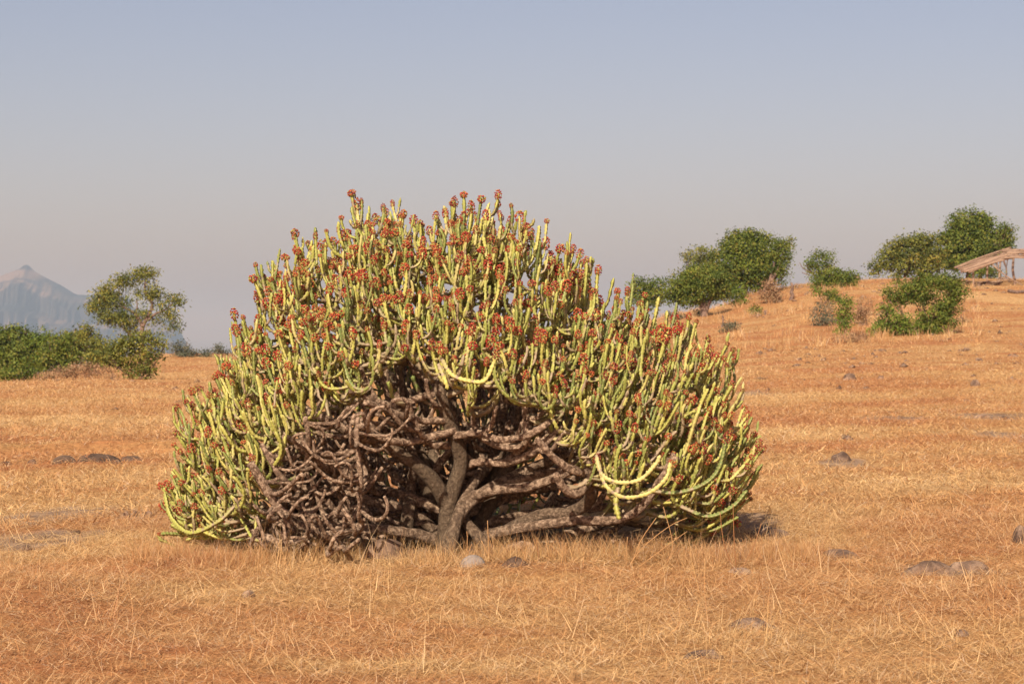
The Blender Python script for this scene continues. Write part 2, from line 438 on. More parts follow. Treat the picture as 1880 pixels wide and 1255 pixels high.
limb([(640, 870, 11.5, .026), (600, 858, 11.3, .026), (570, 835, 11.2, .025), (545, 815, 11.1, .022)])
limb([(700, 875, 11.6, .034), (655, 868, 11.45, .028), (600, 850, 11.3, .026), (560, 820, 11.2, .022), (520, 800, 11.1, .018)])
limb([(490, 985, 11.2, .022), (520, 996, 11.1, .022), (560, 988, 11.1, .021), (595, 955, 11.2, .019)])
limb([(845, 860, 11.6, .028), (880, 848, 11.5, .024), (925, 850, 11.4, .025), (965, 838, 11.3, .026), (1000, 815, 11.2, .024), (1030, 780, 11.2, .02)])
limb([(925, 850, 11.5, .020), (950, 830, 11.35, .024), (968, 805, 11.25, .024), (965, 760, 11.3, .02), (960, 700, 11.3, .018)])
limb([(565, 860, 11.25, .022), (566, 800, 11.05, .017), (560, 765, 11.0, .014)])
limb([(663, 895, 10.98, .014), (660, 860, 10.98, .016), (655, 810, 10.98, .015), (657, 765, 11.0, .014)])
limb([(555, 905, 11.3, .018), (520, 880, 11.15, .018), (500, 850, 11.1, .018), (480, 815, 11.1, .016)])

# low limbs to the sides and the back
for k in range(16):
    a = R(-25 + k * 235 / 15.0)            # -25..210 measured from +x over the back
    ln = 1.15 + 0.35 * rng.random()
    p0 = np.array([-0.35 + 0.3 * rng.normal() * 0.6, 12.0 + 0.15 * rng.normal(), -0.02])
    dirv = np.array([math.cos(a), math.sin(a) * 0.85, 0])
    h = 0.15 + 0.5 * rng.random()
    pts = [[*p0, .042], [*(p0 + dirv * 0.25 + [0, 0, h * .5]), .035], [*(p0 + dirv * ln * .5 + [0, 0, h * .8]), .030],
           [*(p0 + dirv * ln * .8 + [0, 0, h]), .026], [*(p0 + dirv * ln + [0, 0, h + .35]), .024]]
    c = catmull(np.array(pts), 0.03); add_branch(c[:, :3], c[:, 3], 0, name='limb')
# steep inner limbs carrying the top
for k in range(8):
    a = R(k * 45 + 10)
    p0 = np.array([-0.3, 12.1, -0.02]); dv = np.array([math.cos(a), abs(math.sin(a)) * 0.8 - 0.1, 0])
    pts = [[*p0, .055], [*(p0 + dv * .2 + [0, 0, .35]), .045], [*(p0 + dv * .4 + [0, 0, .75]), .035], [*(p0 + dv * .5 + [0, 0, 1.15]), .025]]
    c = catmull(np.array(pts), 0.03); add_branch(c[:, :3], c[:, 3], 0, name='limb')

def poisson(n, gen, mind, tries=40):
    out = []
    for _ in range(n * tries):
        p = gen()
        if p is None: continue
        if out and np.min(np.sum((np.array(out) - p) ** 2, 1)) < mind * mind: continue
        out.append(p)
        if len(out) >= n: break
    return out

def rand_crown(k0, k1, back_w=0.45):
    th = rng.uniform(R(3), R(177)); s = math.sqrt(rng.random()); side = 1 if rng.random() < back_w else -1
    if rng.random() > Rth(th) / 640.0: return None
    return crown(th, s, side, rng.uniform(k0, k1))

def attach(P, min_level, max_level, dh0, dz0, outw=0.6):
    S = [q for q in skel if min_level <= q[3] <= max_level]
    A = np.array([q[0] for q in S])
    dv = P - A; dh = np.hypot(dv[:, 0], dv[:, 1]); dz = dv[:, 2]
    rc_a = np.hypot(A[:, 0] - CW[0], A[:, 1] - CW[1]); rc_p = math.hypot(P[0] - CW[0], P[1] - CW[1])
    cost = np.abs(dh - dh0) * 1.6 + np.abs(dz - dz0) + np.maximum(0, dz0 * .3 - dz) * 3 + np.maximum(0, rc_a - rc_p) * outw
    order = np.argsort(cost)[:3]
    q = S[order[rng.integers(0, len(order))]] if cost[order[-1]] < cost[order[0]] * 1.3 else S[order[0]]
    return q

def grow(P, q, level, r0, r1, step, updir, sag=0.15, lift=0.5, **kw):
    A = q[0]; v = P - A; L = np.linalg.norm(v)
    h = np.array([v[0], v[1], 0]); hl = np.linalg.norm(h)
    if hl < 1e-3: h = np.array([1e-3, 0, 0]); hl = 1e-3
    B1 = A + h * 0.62 + np.array([0, 0, (v[2]) * 0.06 - sag * hl])
    B2 = P - updir * L * lift
    B2[2] = max(B2[2], A[2] - 0.03)
    pth = bezier(A, B1, B2, P, step)
    pth += 0.012 * np.sin(np.linspace(0, 6 + 4 * rng.random(), len(pth)) + rng.random() * 6)[:, None] * np.array([h[1], -h[0], 0]) / hl * min(1, L * 2)
    rad = np.linspace(r0, r1, len(pth))
    ref = np.array([h[1], -h[0], 0]) / hl
    add_branch(pth, rad, level, ref, **kw)

UP = np.array([0, 0, 1.0])
def outward(P):
    o = np.array([P[0] - CW[0], P[1] - CW[1], 0.0]); return o / (np.linalg.norm(o) + 1e-6)
# L1
def blocks(P):
    x, y = project(P)
    return P[1] < 12.15 and in_window(P) and 670 < x < 1110 and y > 765
_rc = rand_crown
def open_crown(a, b_):
    p = _rc(a, b_)
    return None if p is None or blocks(p) else p
L1 = poisson(64, lambda: open_crown(.50, .66), .24)
L1.sort(key=lambda p: np.linalg.norm(p - CW))
for P in L1:
    ud = UP * .7 + outward(P) * .7; ud /= np.linalg.norm(ud)
    grow(P, attach(P, 0, 0, .3, .2), 1, .021, .017, .02, ud, name='limb')
# L2
L2 = poisson(300, lambda: open_crown(.68, .86), .13)
L2.sort(key=lambda p: np.linalg.norm(p - CW))
for P in L2:
    ud = UP * .75 + outward(P) * .65; ud /= np.linalg.norm(ud)
    grow(P, attach(P, 0, 1, .22, .15), 2, .0165, .0135, .016, ud, name='branch')

# L3: short sweeping shoots just under the surface, from which the upright stems rise
L3 = poisson(430, lambda: open_crown(.80, .945), .095)
for P in L3:
    if P[2] < .08 or (P[1] < 12.1 and in_window(P - np.array([0, 0, .05]))): continue
    hr = min(1.0, math.hypot(P[0] - CW[0], P[1] - CW[1]) / 1.6)
    ud = UP * (.9 - .35 * hr) + outward(P) * (.45 + .45 * hr) + rng.normal(0, .18, 3); ud /= np.linalg.norm(ud)
    grow(P, attach(P, 1, 2, .20, .07), 2.5, .0138, .0118, .0085 if P[1] < 12.6 else .014, ud, sag=.28, lift=.55, name='branch')

# green stems: explicit tips along the skyline of the bush, then the body of the crown
tips = []
EDGE = [(851, 356), (866, 374), (885, 364), (898, 372), (815, 378), (800, 392), (830, 372), (835, 398), (918, 390), (937, 402), (965, 386), (991, 414), (975, 430), (950, 405),
        (905, 398), (878, 402), (1031, 454), (1053, 453), (1065, 462), (1012, 468), (1090, 474), (1100, 492), (1080, 490), (1127, 510), (1070, 505), (1040, 500),
        (652, 370), (677, 378), (703, 378), (720, 370), (716, 396), (737, 396), (627, 398), (640, 425), (656, 410), (664, 392), (598, 422), (580, 430), (612, 440), (541, 426), (544, 455),
        (500, 478), (512, 498), (524, 486), (483, 505), (464, 510), (473, 545), (497, 520), (430, 572), (425, 590), (446, 580), (460, 600), (443, 625), (394, 650), (395, 690), (418, 668), (440, 655),
        (350, 716), (322, 745), (340, 735), (368, 742), (385, 745), (392, 718), (317, 815), (330, 800), (318, 860), (335, 850), (345, 835), (293, 890), (305, 915), (296, 925), (288, 985), (290, 1003), (308, 888), (345, 905), (360, 910),
        (318, 940), (340, 950), (370, 960), (395, 975), (1160, 520), (1185, 540), (1172, 555), (1210, 545), (1225, 570), (1240, 580), (1280, 588), (1262, 600), (1303, 620), (1300, 650), (1337, 630), (1350, 640), (1325, 650),
        (1362, 692), (1345, 705), (1365, 735), (1350, 750), (1382, 765), (1370, 775), (1388, 795), (1398, 800), (1375, 810), (1402, 822), (1400, 852), (1350, 880), (1378, 888), (1365, 905), (1382, 915), (1330, 880), (1300, 900), (1325, 930), (1350, 945), (1290, 960), (1310, 975), (760, 404), (775, 412), (788, 420), (745, 425)]
for x, y in EDGE:
    a = math.atan2(CY - y, x - CX)
    tips.append((W(x, y, DC + rng.uniform(-.35, .3)), True))
    for _ in range(2):
        f_ = rng.uniform(.90, .98); tips.append((W(CX + (x - CX) * f_ + rng.normal(0, 8), CY + (y - CY) * f_ + rng.normal(0, 8), DC + rng.uniform(-.6, .4)), False))
def front_tip():
    p = rand_crown(.90, 1.0, 0.0)
    return None if p is None or in_window(p - np.array([0, 0, .15])) or p[2] < .10 else p
def back_tip():
    p = rand_crown(.88, 1.0, 1.0)
    return None if p is None or p[2] < .15 else p
def inner_tip():
    p = rand_crown(.72, .88, 0.35)
    return None if p is None or in_window(p - np.array([0, 0, .25])) or p[2] < .5 else p
for p in poisson(700, front_tip, .060): tips.append((p, False))
for p in poisson(420, back_tip, .088): tips.append((p, False))
for p in poisson(330, inner_tip, .085): tips.append((p, False))
order = rng.permutation(len(tips))
for n_, k in enumerate(order):
    P, edge = tips[k]
    P = P.copy()
    gz = 0.03
    P[2] = max(P[2], gz)
    elev = min(1.0, P[2] / 1.2)
    ow = outward(P)
    hr = min(1.0, math.hypot(P[0] - CW[0], (P[1] - CW[1]) * .8) / 1.75)
    lean = 0.06 + 0.50 * hr ** 2 + .45 * (1 - elev)
    ud = UP + ow * lean + rng.normal(0, .15, 3); ud /= np.linalg.norm(ud)
    dz0 = rng.uniform(.14, .27) * (0.55 + 0.45 * elev); dh0 = 0.04 + 0.12 * rng.random() + 0.14 * (1 - elev) + (.14 if rng.random() < .25 else 0)
    q = attach(P, 2, 2.5 if n_ < len(order) * .6 else 3, dh0, dz0, .8)
    r = rng.uniform(.0088, .0132)
    dist_ = P[1] > 12.6
    grow(P, q, 3, r * .9, r, .012 if dist_ else .0068, ud, sag=0.22, lift=0.5, name='stem', tip=True, edge=edge)

# short side shoots: the stems fork like candelabra
main_ = [b_ for b_ in branches if b_['level'] == 3]
for b_ in main_:
    p = b_['path']
    if len(p) < 14: continue
    for _ in range(rng.choice([0, 0, 1, 1, 2])):
        i = int(len(p) * rng.uniform(.38, .85)); a = rng.uniform(0, 2 * math.pi)
        hv = np.array([math.cos(a), math.sin(a), 0]) + outward(p[i]) * .5; hv /= np.linalg.norm(hv)
        dh = rng.uniform(.035, .085); up_ = rng.uniform(.05, .19)
        P = p[i] + hv * dh + UP * up_
        if P[2] < .05 or (p[i][1] > 12.9 and rng.random() < .5): continue
        T_ = p[min(i + 1, len(p) - 1)] - p[i]
        grow(P, (p[i], T_, 0, 3, 0), 3, b_['rad'][-1] * .75, b_['rad'][-1] * rng.uniform(.8, .98), .012 if P[1] > 12.6 else .0068, (UP + hv * .1) / np.linalg.norm(UP + hv * .1), sag=.1, lift=.45, name='stem', tip=True, edge=False, shoot=True)

# a few stems of the near right side that hang, then sweep up (seen against the dark hollow)
def hang(pts, r=.0135):
    A = np.array([W(px, py, d) for px, py, d in pts])
    c = catmull(A, 0.0068)
    add_branch(c, np.full(len(c), r), 3, None, name='stem', tip=True, edge=True, hanging=True)
hang([(1095, 835, 11.0), (1105, 870, 10.95), (1135, 885, 10.92), (1175, 880, 10.9), (1205, 850, 10.9), (1212, 835, 10.9)])
hang([(1098, 845, 11.0), (1112, 890, 10.92), (1145, 912, 10.9), (1190, 905, 10.88), (1222, 878, 10.88), (1232, 845, 10.9)])
hang([(1135, 895, 10.93), (1131, 925, 10.9), (1137, 953, 10.88)], .016)
hang([(1190, 900, 11.2), (1240, 905, 11.1), (1290, 890, 11.1), (1320, 860, 11.1), (1335, 800, 11.1)])
hang([(1250, 930, 11.4), (1300, 948, 11.3), (1345, 930, 11.3), (1372, 900, 11.3)])
hang([(812, 660, 11.0), (830, 688, 10.9), (865, 700, 10.88), (890, 698, 10.88), (905, 670, 10.9), (912, 648, 10.9)])
hang([(805, 668, 11.0), (818, 700, 10.95), (822, 715, 10.95)], .014)
hang([(430, 930, 11.5), (400, 958, 11.5), (350, 978, 11.6), (315, 950, 11.75), (302, 905, 11.8)])

# dead brown stems tangled in the hollow front
def tangle_pt():
    x = rng.uniform(450, 1340); y = rng.uniform(735, 1005); d = rng.uniform(11.05, 12.3)
    p = W(x, y, d)
    if not in_window(W(x, y, 11.2)) or p[2] < .03: return None
    if y > 1010 - (d - 11) * 30: return None
    # the middle right is an open dark hollow
    if 850 < x < 1330 and y > 850 and (d < 12.2 or rng.random() < .6): return None
    if 600 < x < 1110 and y > 790 and d < 12.1 and rng.random() < (x - 600) / 110: return None
    return p
for P in poisson(270, tangle_pt, .064):
    q = attach(P, 0, 2, .30, .10, 0)
    ud = rng.normal(0, .5, 3) + UP * rng.choice([1.2, .8, -.8], p=[.5, .35, .15]) + np.array([np.sign(P[0] - q[0][0]) * .8, -.2, 0]); ud /= np.linalg.norm(ud)
    L = np.linalg.norm(P - q[0])
    if L > .75 or L < .16 or (project(P)[0] > 700 and blocks(q[0]) and P[1] < q[0][1] + .1): continue
    r = rng.uniform(.008, .0145)
    grow(P, q, 4, r * 1.15, r * .8, .010, ud, sag=rng.uniform(.05, .4), lift=rng.uniform(.35, .6), name='dead_stem')

# materials of the bush
stem_mat, nt_, b = mat_base('succulent_stem', 0.55, 0.35)
c, ra, rb, rc = vcol(nt_)          # R: green-ness, G: ridge crest, B: per-stem random
P_ = pos(nt_)
n1 = noise(nt_, P_, 60, 3); n2 = noise(nt_, P_, 9, 4)
green = ramp(nt_, rc, [(0, (0.13, 0.17, 0.045)), (0.35, (0.28, 0.29, 0.055)), (0.75, (0.43, 0.39, 0.085)), (1.0, (0.47, 0.39, 0.14))])
green = mix(nt_, 0.6, green, ramp(nt_, n1, [(0.3, (0.72, 0.74, 0.7)), (0.7, (1.2, 1.18, 1.15))]), 'MULTIPLY')
green = mix(nt_, math_(nt_, 'MULTIPLY', rb, 0.7), green, (0.60, 0.46, 0.17))
tan = mix(nt_, n1, (0.17, 0.115, 0.06), (0.46, 0.34, 0.20))
fac = ramp(nt_, math_(nt_, 'ADD', ra, math_(nt_, 'MULTIPLY', math_(nt_, 'SUBTRACT', n2, 0.5), 0.9)), [(0.36, (0, 0, 0)), (0.66, (1, 1, 1))])
nt_.links.new(mix(nt_, fac, tan, green), b.inputs['Base Color'])
bump(nt_, b, n1, 0.35, 0.004)
b.inputs['Subsurface Weight'].default_value = 0.0

bark_mat, nt_, b = mat_base('scaly_bark', 0.85, 0.2)
c, ra, rb, rc = vcol(nt_)          # R: thin dead stem .. thick grey limb, G: crest, B random
P_ = pos(nt_)
n1 = noise(nt_, P_, 42, 5, 0.65); n2 = noise(nt_, P_, 130, 3, 0.7)
thin = ramp(nt_, n1, [(0.36, (0.10, 0.058, 0.034)), (0.48, (0.22, 0.135, 0.080)), (0.60, (0.56, 0.39, 0.25))])
thick = ramp(nt_, n1, [(0.33, (0.080, 0.052, 0.032)), (0.5, (0.130, 0.088, 0.052)), (0.68, (0.21, 0.148, 0.090))])
cc = mix(nt_, ra, thin, thick)
cc = mix(nt_, math_(nt_, 'MULTIPLY', rb, 0.30), cc, (0.46, 0.31, 0.21))
cc = mix(nt_, 0.5, cc, ramp(nt_, n2, [(0.3, (0.55, 0.5, 0.48)), (0.65, (1.15, 1.15, 1.15))]), 'MULTIPLY')
nt_.links.new(cc, b.inputs['Base Color'])
cr = noise(nt_, pos(nt_, (1, 1, .35)), 30, 4, .7, 1.5)
bump(nt_, b, math_(nt_, 'ADD', math_(nt_, 'ADD', n1, cr), math_(nt_, 'MULTIPLY', n2, 0.5)), 1.0, 0.02)

flower_mat, nt_, b = mat_base('spurge_flower', 0.6, 0.3)
c, ra, rb, rc = vcol(nt_)
nt_.links.new(c, b.inputs['Base Color'])

bush = empty('spurge_bush', (CW[0], CW[1], 0.0), 'huge dome-shaped green cactus-like bush with red flower tips on bare twisted brown limbs', 'bush')
bush_loc = np.array([CW[0], CW[1], 0.0])

def stem_geo(br):
    p = br['path']; n = len(p)
    s = np.concatenate([[0], np.cumsum(np.linalg.norm(np.diff(p, axis=0), axis=1))])
    pitch = rng.uniform(.019, .025); sides = 6 if p[-1][1] > 12.6 else 8
    k = np.arange(sides)
    ridge = (k % 2 == 0)
    ph = rng.random() + (k // 2) * 0.4
    u = (s[:, None] / pitch + ph[None, :]) % 1.0
    tooth = np.where(u < .65, u / .65, (1 - u) / .35)
    prof = np.where(ridge[None, :], 0.82 + 0.66 * tooth ** 1.5, 0.55 + 0.12 * tooth)
    seg = rng.uniform(.055, .10); so_ff = rng.random() * seg
    cons = 1 - 0.30 * np.exp(-((((s + so_ff) % seg) - seg / 2) / .008) ** 2)
    r = br['rad'] * cons; dk = (1 - cons)[:, None] / .30
    if br.get('tip'):
        e = s[-1] - s
        r = r * np.sqrt(np.clip(1 - (np.maximum(0, .022 - e) / .0235) ** 2, 0.02, 1))
    tw = 0.0
    V_, Q_, T_ = tube(p, r, sides, br['ref'], prof)
    rnd = rng.random()
    Cc = np.zeros((n, sides, 3))
    base_age = 0.42 if br['level'] >= 3 else 0.0
    age = base_age + (s / max(.25, s[-1]))[:, None] * .75
    age = age - (.35 if rng.random() < .12 else 0) * (1 - s / s[-1])[:, None]
    Cc[..., 0] = np.clip(age, 0, 1)
    Cc[..., 1] = np.where(ridge[None, :], tooth ** 2, 0)
    Cc[..., 0] = np.clip(Cc[..., 0] - .34 * dk, 0, 1)
    Cc[..., 2] = rnd
    Cc = np.concatenate([Cc.reshape(-1, 3), [[.3, 0, rnd], [1, 0, rnd]]])
    return V_, Q_, T_, Cc

def bark_geo(br):
    p = br['path']; n = len(p); rad = br['rad']
    s = np.concatenate([[0], np.cumsum(np.linalg.norm(np.diff(p, axis=0), axis=1))])
    sides = 9
    k = np.arange(sides)
    thick = smooth(.022, .045, rad)[:, None]
    u = (s[:, None] / .028 + (k[None, :] * 0.37) % 1 + vnoise(s[:, None] * 20, k[None, :] * 3.7, 3)) % 1.0
    ringy = 1 + (1 - thick) * 0.30 * (u - .5) + thick * 0.10 * vnoise(s[:, None] * 14, k[None, :] * 1.3 + 0 * s[:, None], int(rng.integers(99)))
    lump = 1 + 0.16 * vnoise(s[:, None] * 5 + 0 * k, 0 * s[:, None] + k[None, :] * .8, int(rng.integers(99)))
    V_, Q_, T_ = tube(p, rad, sides, None, ringy * lump)
    Cc = np.zeros((n, sides, 3)); Cc[..., 0] = thick; Cc[..., 1] = np.where(u > .75, 1, 0) * (1 - thick); Cc[..., 2] = rng.random()
    Cc = np.concatenate([Cc.reshape(-1, 3), np.zeros((2, 3))])
    return V_, Q_, T_, Cc

# flower head variants
def sphere_pts(n):
    i = np.arange(n) + .5; ph = np.arccos(1 - 2 * i / n); th_ = math.pi * (1 + 5 ** .5) * i
    return np.stack([np.cos(th_) * np.sin(ph), np.sin(th_) * np.sin(ph), np.cos(ph)], -1)
OCT = np.array([(1, 0, 0), (-1, 0, 0), (0, 1, 0), (0, -1, 0), (0, 0, 1), (0, 0, -1)], float)
OCF = np.array([(0, 2, 4), (2, 1, 4), (1, 3, 4), (3, 0, 4), (2, 0, 5), (1, 2, 5), (3, 1, 5), (0, 3, 5)])
def flower_geo(seed, long_):
    r_ = np.random.default_rng(seed); V_ = []; T_ = []; C_ = []; n = 0
    pts = sphere_pts(60)
    pts = pts[pts[:, 2] > -.75]
    for d in pts:
        d = d + r_.normal(0, .12, 3); d /= np.linalg.norm(d)
        base = np.array([d[0] * .024, d[1] * .024, d[2] * .022 * long_ - .012 * (long_ - 1)]) * r_.uniform(.92, 1.14)
        if r_.random() < .05: continue
        a = np.cross(d, [0.3, .5, .8]); a /= np.linalg.norm(a); bb = np.cross(d, a)
        sz = r_.uniform(.0052, .0080)
        v = base + OCT[:, :1] * a * sz + OCT[:, 1:2] * bb * sz + OCT[:, 2:] * d * sz * .9
        q = r_.random()
        cA = np.array([(0.34, 0.034, 0.020), (0.35, 0.055, 0.024), (0.25, 0.036, 0.024)][seed % 3]) * r_.uniform(.5, 1.25) if q < .70 else (np.array((0.38, 0.13, 0.035)) if q < .84 else np.array((0.30, 0.27, 0.06)))
        cc_ = np.tile(cA, (6, 1)); cc_[4] = (0.55, 0.20, 0.04) if r_.random() < .2 else cA
        V_.append(v); T_.append(OCF + n); C_.append(cc_); n += 6
    return np.concatenate(V_), np.concatenate(T_), np.concatenate(C_)
FL = [flower_geo(k, 1.0 + .35 * (k % 4)) for k in range(12)]
FLM = []
for k in range(12):
    me = new_mesh('flower_cluster', FL[k][0], None, FL[k][1], FL[k][2], smooth_shade=False); me.materials.append(flower_mat); FLM.append(me)

def orient(tdir):
    q = Vector(tdir).to_track_quat('Z', 'Y'); return q

bark_acc = []
limbs = [b_ for b_ in branches if b_['level'] in (0, 1)]
mids = [b_ for b_ in branches if b_['level'] == 2]
mids3 = [b_ for b_ in branches if b_['level'] == 2.5]
deads = [b_ for b_ in branches if b_['level'] == 4]
stems = [b_ for b_ in branches if b_['level'] == 3]
def local(V_): return V_ - bush_loc
for b_ in limbs:
    V_, Q_, T_, C_ = bark_geo(b_)
    link(b_.get('name', 'limb'), new_mesh('limb', local(V_), Q_, T_, C_), bark_mat, bush)
def vis_key(b_):
    p = b_['path'][-1]; return p[1] + (0 if b_.get('edge') else 0.25) - .8 * len(b_['path']) * (.012 if b_['rad'][-1] and np.linalg.norm(b_['path'][1] - b_['path'][0]) > .009 else .0068)
for b_ in mids:
    V_, Q_, T_, C_ = bark_geo(b_) if (b_['path'][-1][1] < 12.2 and in_window(b_['path'][-1])) or rng.random() < .35 else stem_geo(b_)
    m_ = bark_mat if len(V_) == len(b_['path']) * 9 + 2 else stem_mat
    link('branch', new_mesh('branch', local(V_), Q_, T_, C_), m_, bush)
for b_ in mids3:
    b_['level'] = 3; V_, Q_, T_, C_ = stem_geo(b_); C_[:, 0] -= .12
    link('side_branch', new_mesh('side_branch', local(V_), Q_, T_, C_), stem_mat, bush)
for b_ in deads:
    V_, Q_, T_, C_ = bark_geo(b_)
    link('dead_stem', new_mesh('dead_stem', local(V_), Q_, T_, C_), bark_mat, bush)
stems.sort(key=vis_key)
rest_s = Acc(); rest_f = Acc(); grey_ = set(rng.choice(np.arange(300), 14, replace=False).tolist())
for k, b_ in enumerate(stems):
    V_, Q_, T_, C_ = stem_geo(b_)
    tipp = b_['path'][-1]; td = b_['path'][-1] - b_['path'][-4]; td /= np.linalg.norm(td)
    pf = 0.68 if tipp[2] > 1.2 else (0.52 if tipp[0] > 0 else .38)
    v = int(rng.integers(12)); fs = rng.choice([rng.uniform(.42, .64), rng.uniform(.66, .94)], p=[.45, .55])
    fs = fs * (1.12 if tipp[2] > 1.1 else 1); flower = rng.random() < pf * (.7 if b_.get('shoot') else 1)
    if b_.get('hanging') and tipp[2] < .3: flower = False
    if k < 300:
        if k in grey_: C_ = C_ * np.array([0, 1, 1]); flower = False
        so_ = link('stem', new_mesh('stem', local(V_), Q_, T_, C_), stem_mat, bush)
        if flower:
            fo = bpy.data.objects.new('flower_cluster', FLM[v]); col.objects.link(fo); fo.parent = so_
            fo.location = local(tipp - td * .006); fo.rotation_mode = 'QUATERNION'; fo.rotation_quaternion = orient(td); fo.scale = (fs,) * 3
    else:
        rest_s.add(local(V_), Q_, T_, C_)
        if flower:
            q = np.array(orient(td).to_matrix()); fv = (FL[v][0] * fs) @ q.T + local(tipp - td * .006)
            rest_f.add(fv, None, FL[v][1], FL[v][2])
o = link('stems', rest_s.mesh('stems'), stem_mat, bush); o['kind'] = 'stuff'
o = link('flower_clusters', rest_f.mesh('flower_clusters', False), flower_mat, bush); o['kind'] = 'stuff'

# ------------------------------------------------------------------ trees and shrubs
def leaf_mat(name, c0, c1, c2=None):
    m, nt_, b = mat_base(name, 0.6, 0.25)
    c, ra, rb, rc = vcol(nt_)
    cc = mix(nt_, ra, c0, c1)
    if c2: cc = mix(nt_, rb, cc, c2)
    nt_.links.new(cc, b.inputs['Base Color'])
    tr = nt_.nodes.new('ShaderNodeBsdfTranslucent'); nt_.links.new(cc, tr.inputs[0])
    ms = nt_.nodes.new('ShaderNodeMixShader'); ms.inputs[0].default_value = 0.25
    out = nt_.nodes['Material Output']
    nt_.links.new(b.outputs[0], ms.inputs[1]); nt_.links.new(tr.outputs[0], ms.inputs[2]); nt_.links.new(ms.outputs[0], out.inputs['Surface'])
    return m
M_GREEN = leaf_mat('leaf_green', (0.050, 0.078, 0.011), (0.175, 0.205, 0.024), (0.26, 0.19, 0.04))
M_BRIGHT = leaf_mat('leaf_bright', (0.060, 0.095, 0.012), (0.185, 0.235, 0.025), (0.26, 0.21, 0.05))
M_OLIVE = leaf_mat('leaf_olive', (0.070, 0.088, 0.018), (0.23, 0.225, 0.035), (0.38, 0.27, 0.055))
M_GREY = leaf_mat('leaf_greyish', (0.075, 0.085, 0.050), (0.15, 0.15, 0.085), (0.26, 0.17, 0.10))
M_DRY = leaf_mat('leaf_dry', (0.25, 0.14, 0.07), (0.42, 0.25, 0.13), (0.20, 0.19, 0.07))
twig_mat, nt_, b = mat_base('tree_bark', 0.9, 0.15)
n1 = noise(nt_, pos(nt_), 6, 5)
nt_.links.new(ramp(nt_, n1, [(0.3, (0.09, 0.055, 0.04)), (0.7, (0.26, 0.17, 0.12))]), b.inputs['Base Color'])

def leaf_cloud(lobes, size, dens, seed, aspect=.55, droop=0.0):
    """lobes: (centre, radii(3)); returns leaf quads scattered through every lobe's volume with clustered sprays"""
    r_ = np.random.default_rng(seed)
    allV, allC = [], []
    for c, rad in lobes:
        c = np.array(c); rad = np.array(rad)
        area = 4 * math.pi * ((rad[0] * rad[1] * rad[2]) ** (2 / 3))
        n = max(30, int(4.6 * dens * area / (size * size)))
        nc = max(5, n // 30)                                     # sprays
        d = r_.normal(0, 1, (nc, 3)); d /= np.linalg.norm(d, axis=1, keepdims=True)
        rr_ = r_.uniform(.45, 1.0, nc) ** .6
        bump_ = 1 + .22 * np.sin(d[:, 0] * 7 + c[0] * 3) * np.sin(d[:, 2] * 6 + c[1]) + .13 * r_.normal(0, 1, nc)
        sc = c + d * rad * (rr_ * bump_)[:, None]
        tone = np.clip(.5 + .38 * r_.normal(0, 1, nc), 0, 1)
        w = r_.integers(0, nc, n)
        p = sc[w] + r_.normal(0, size * 1.25, (n, 3)) * np.array([1.2, 1.2, .8])
        nrm = d[w] + r_.normal(0, .75, (n, 3)) + np.array([0, 0, .35]); nrm /= np.linalg.norm(nrm, axis=1, keepdims=True)
        a = np.cross(nrm, r_.normal(0, 1, (n, 3))); a[:, 2] -= droop; a /= np.linalg.norm(a, axis=1, keepdims=True)
        b2 = np.cross(nrm, a); b2 /= np.linalg.norm(b2, axis=1, keepdims=True)
        L = size * r_.uniform(.6, 1.35, n)[:, None]
        q = np.stack([p - a * L * .5, p + b2 * L * aspect * .5, p + a * L * .5 + nrm * L * .12, p - b2 * L * aspect * .5], 1)
        allV.append(q.reshape(-1, 3))
        cc = np.zeros((n, 3)); cc[:, 0] = np.clip(tone[w] + r_.normal(0, .15, n), 0, 1); cc[:, 1] = np.clip(r_.random(n) ** 3 * .8 * (tone[w] > .6), 0, 1)
        allC.append(np.repeat(cc, 4, 0))
    V_ = np.concatenate(allV); Q_ = np.arange(len(V_)).reshape(-1, 4)
    return V_, Q_, np.concatenate(allC)

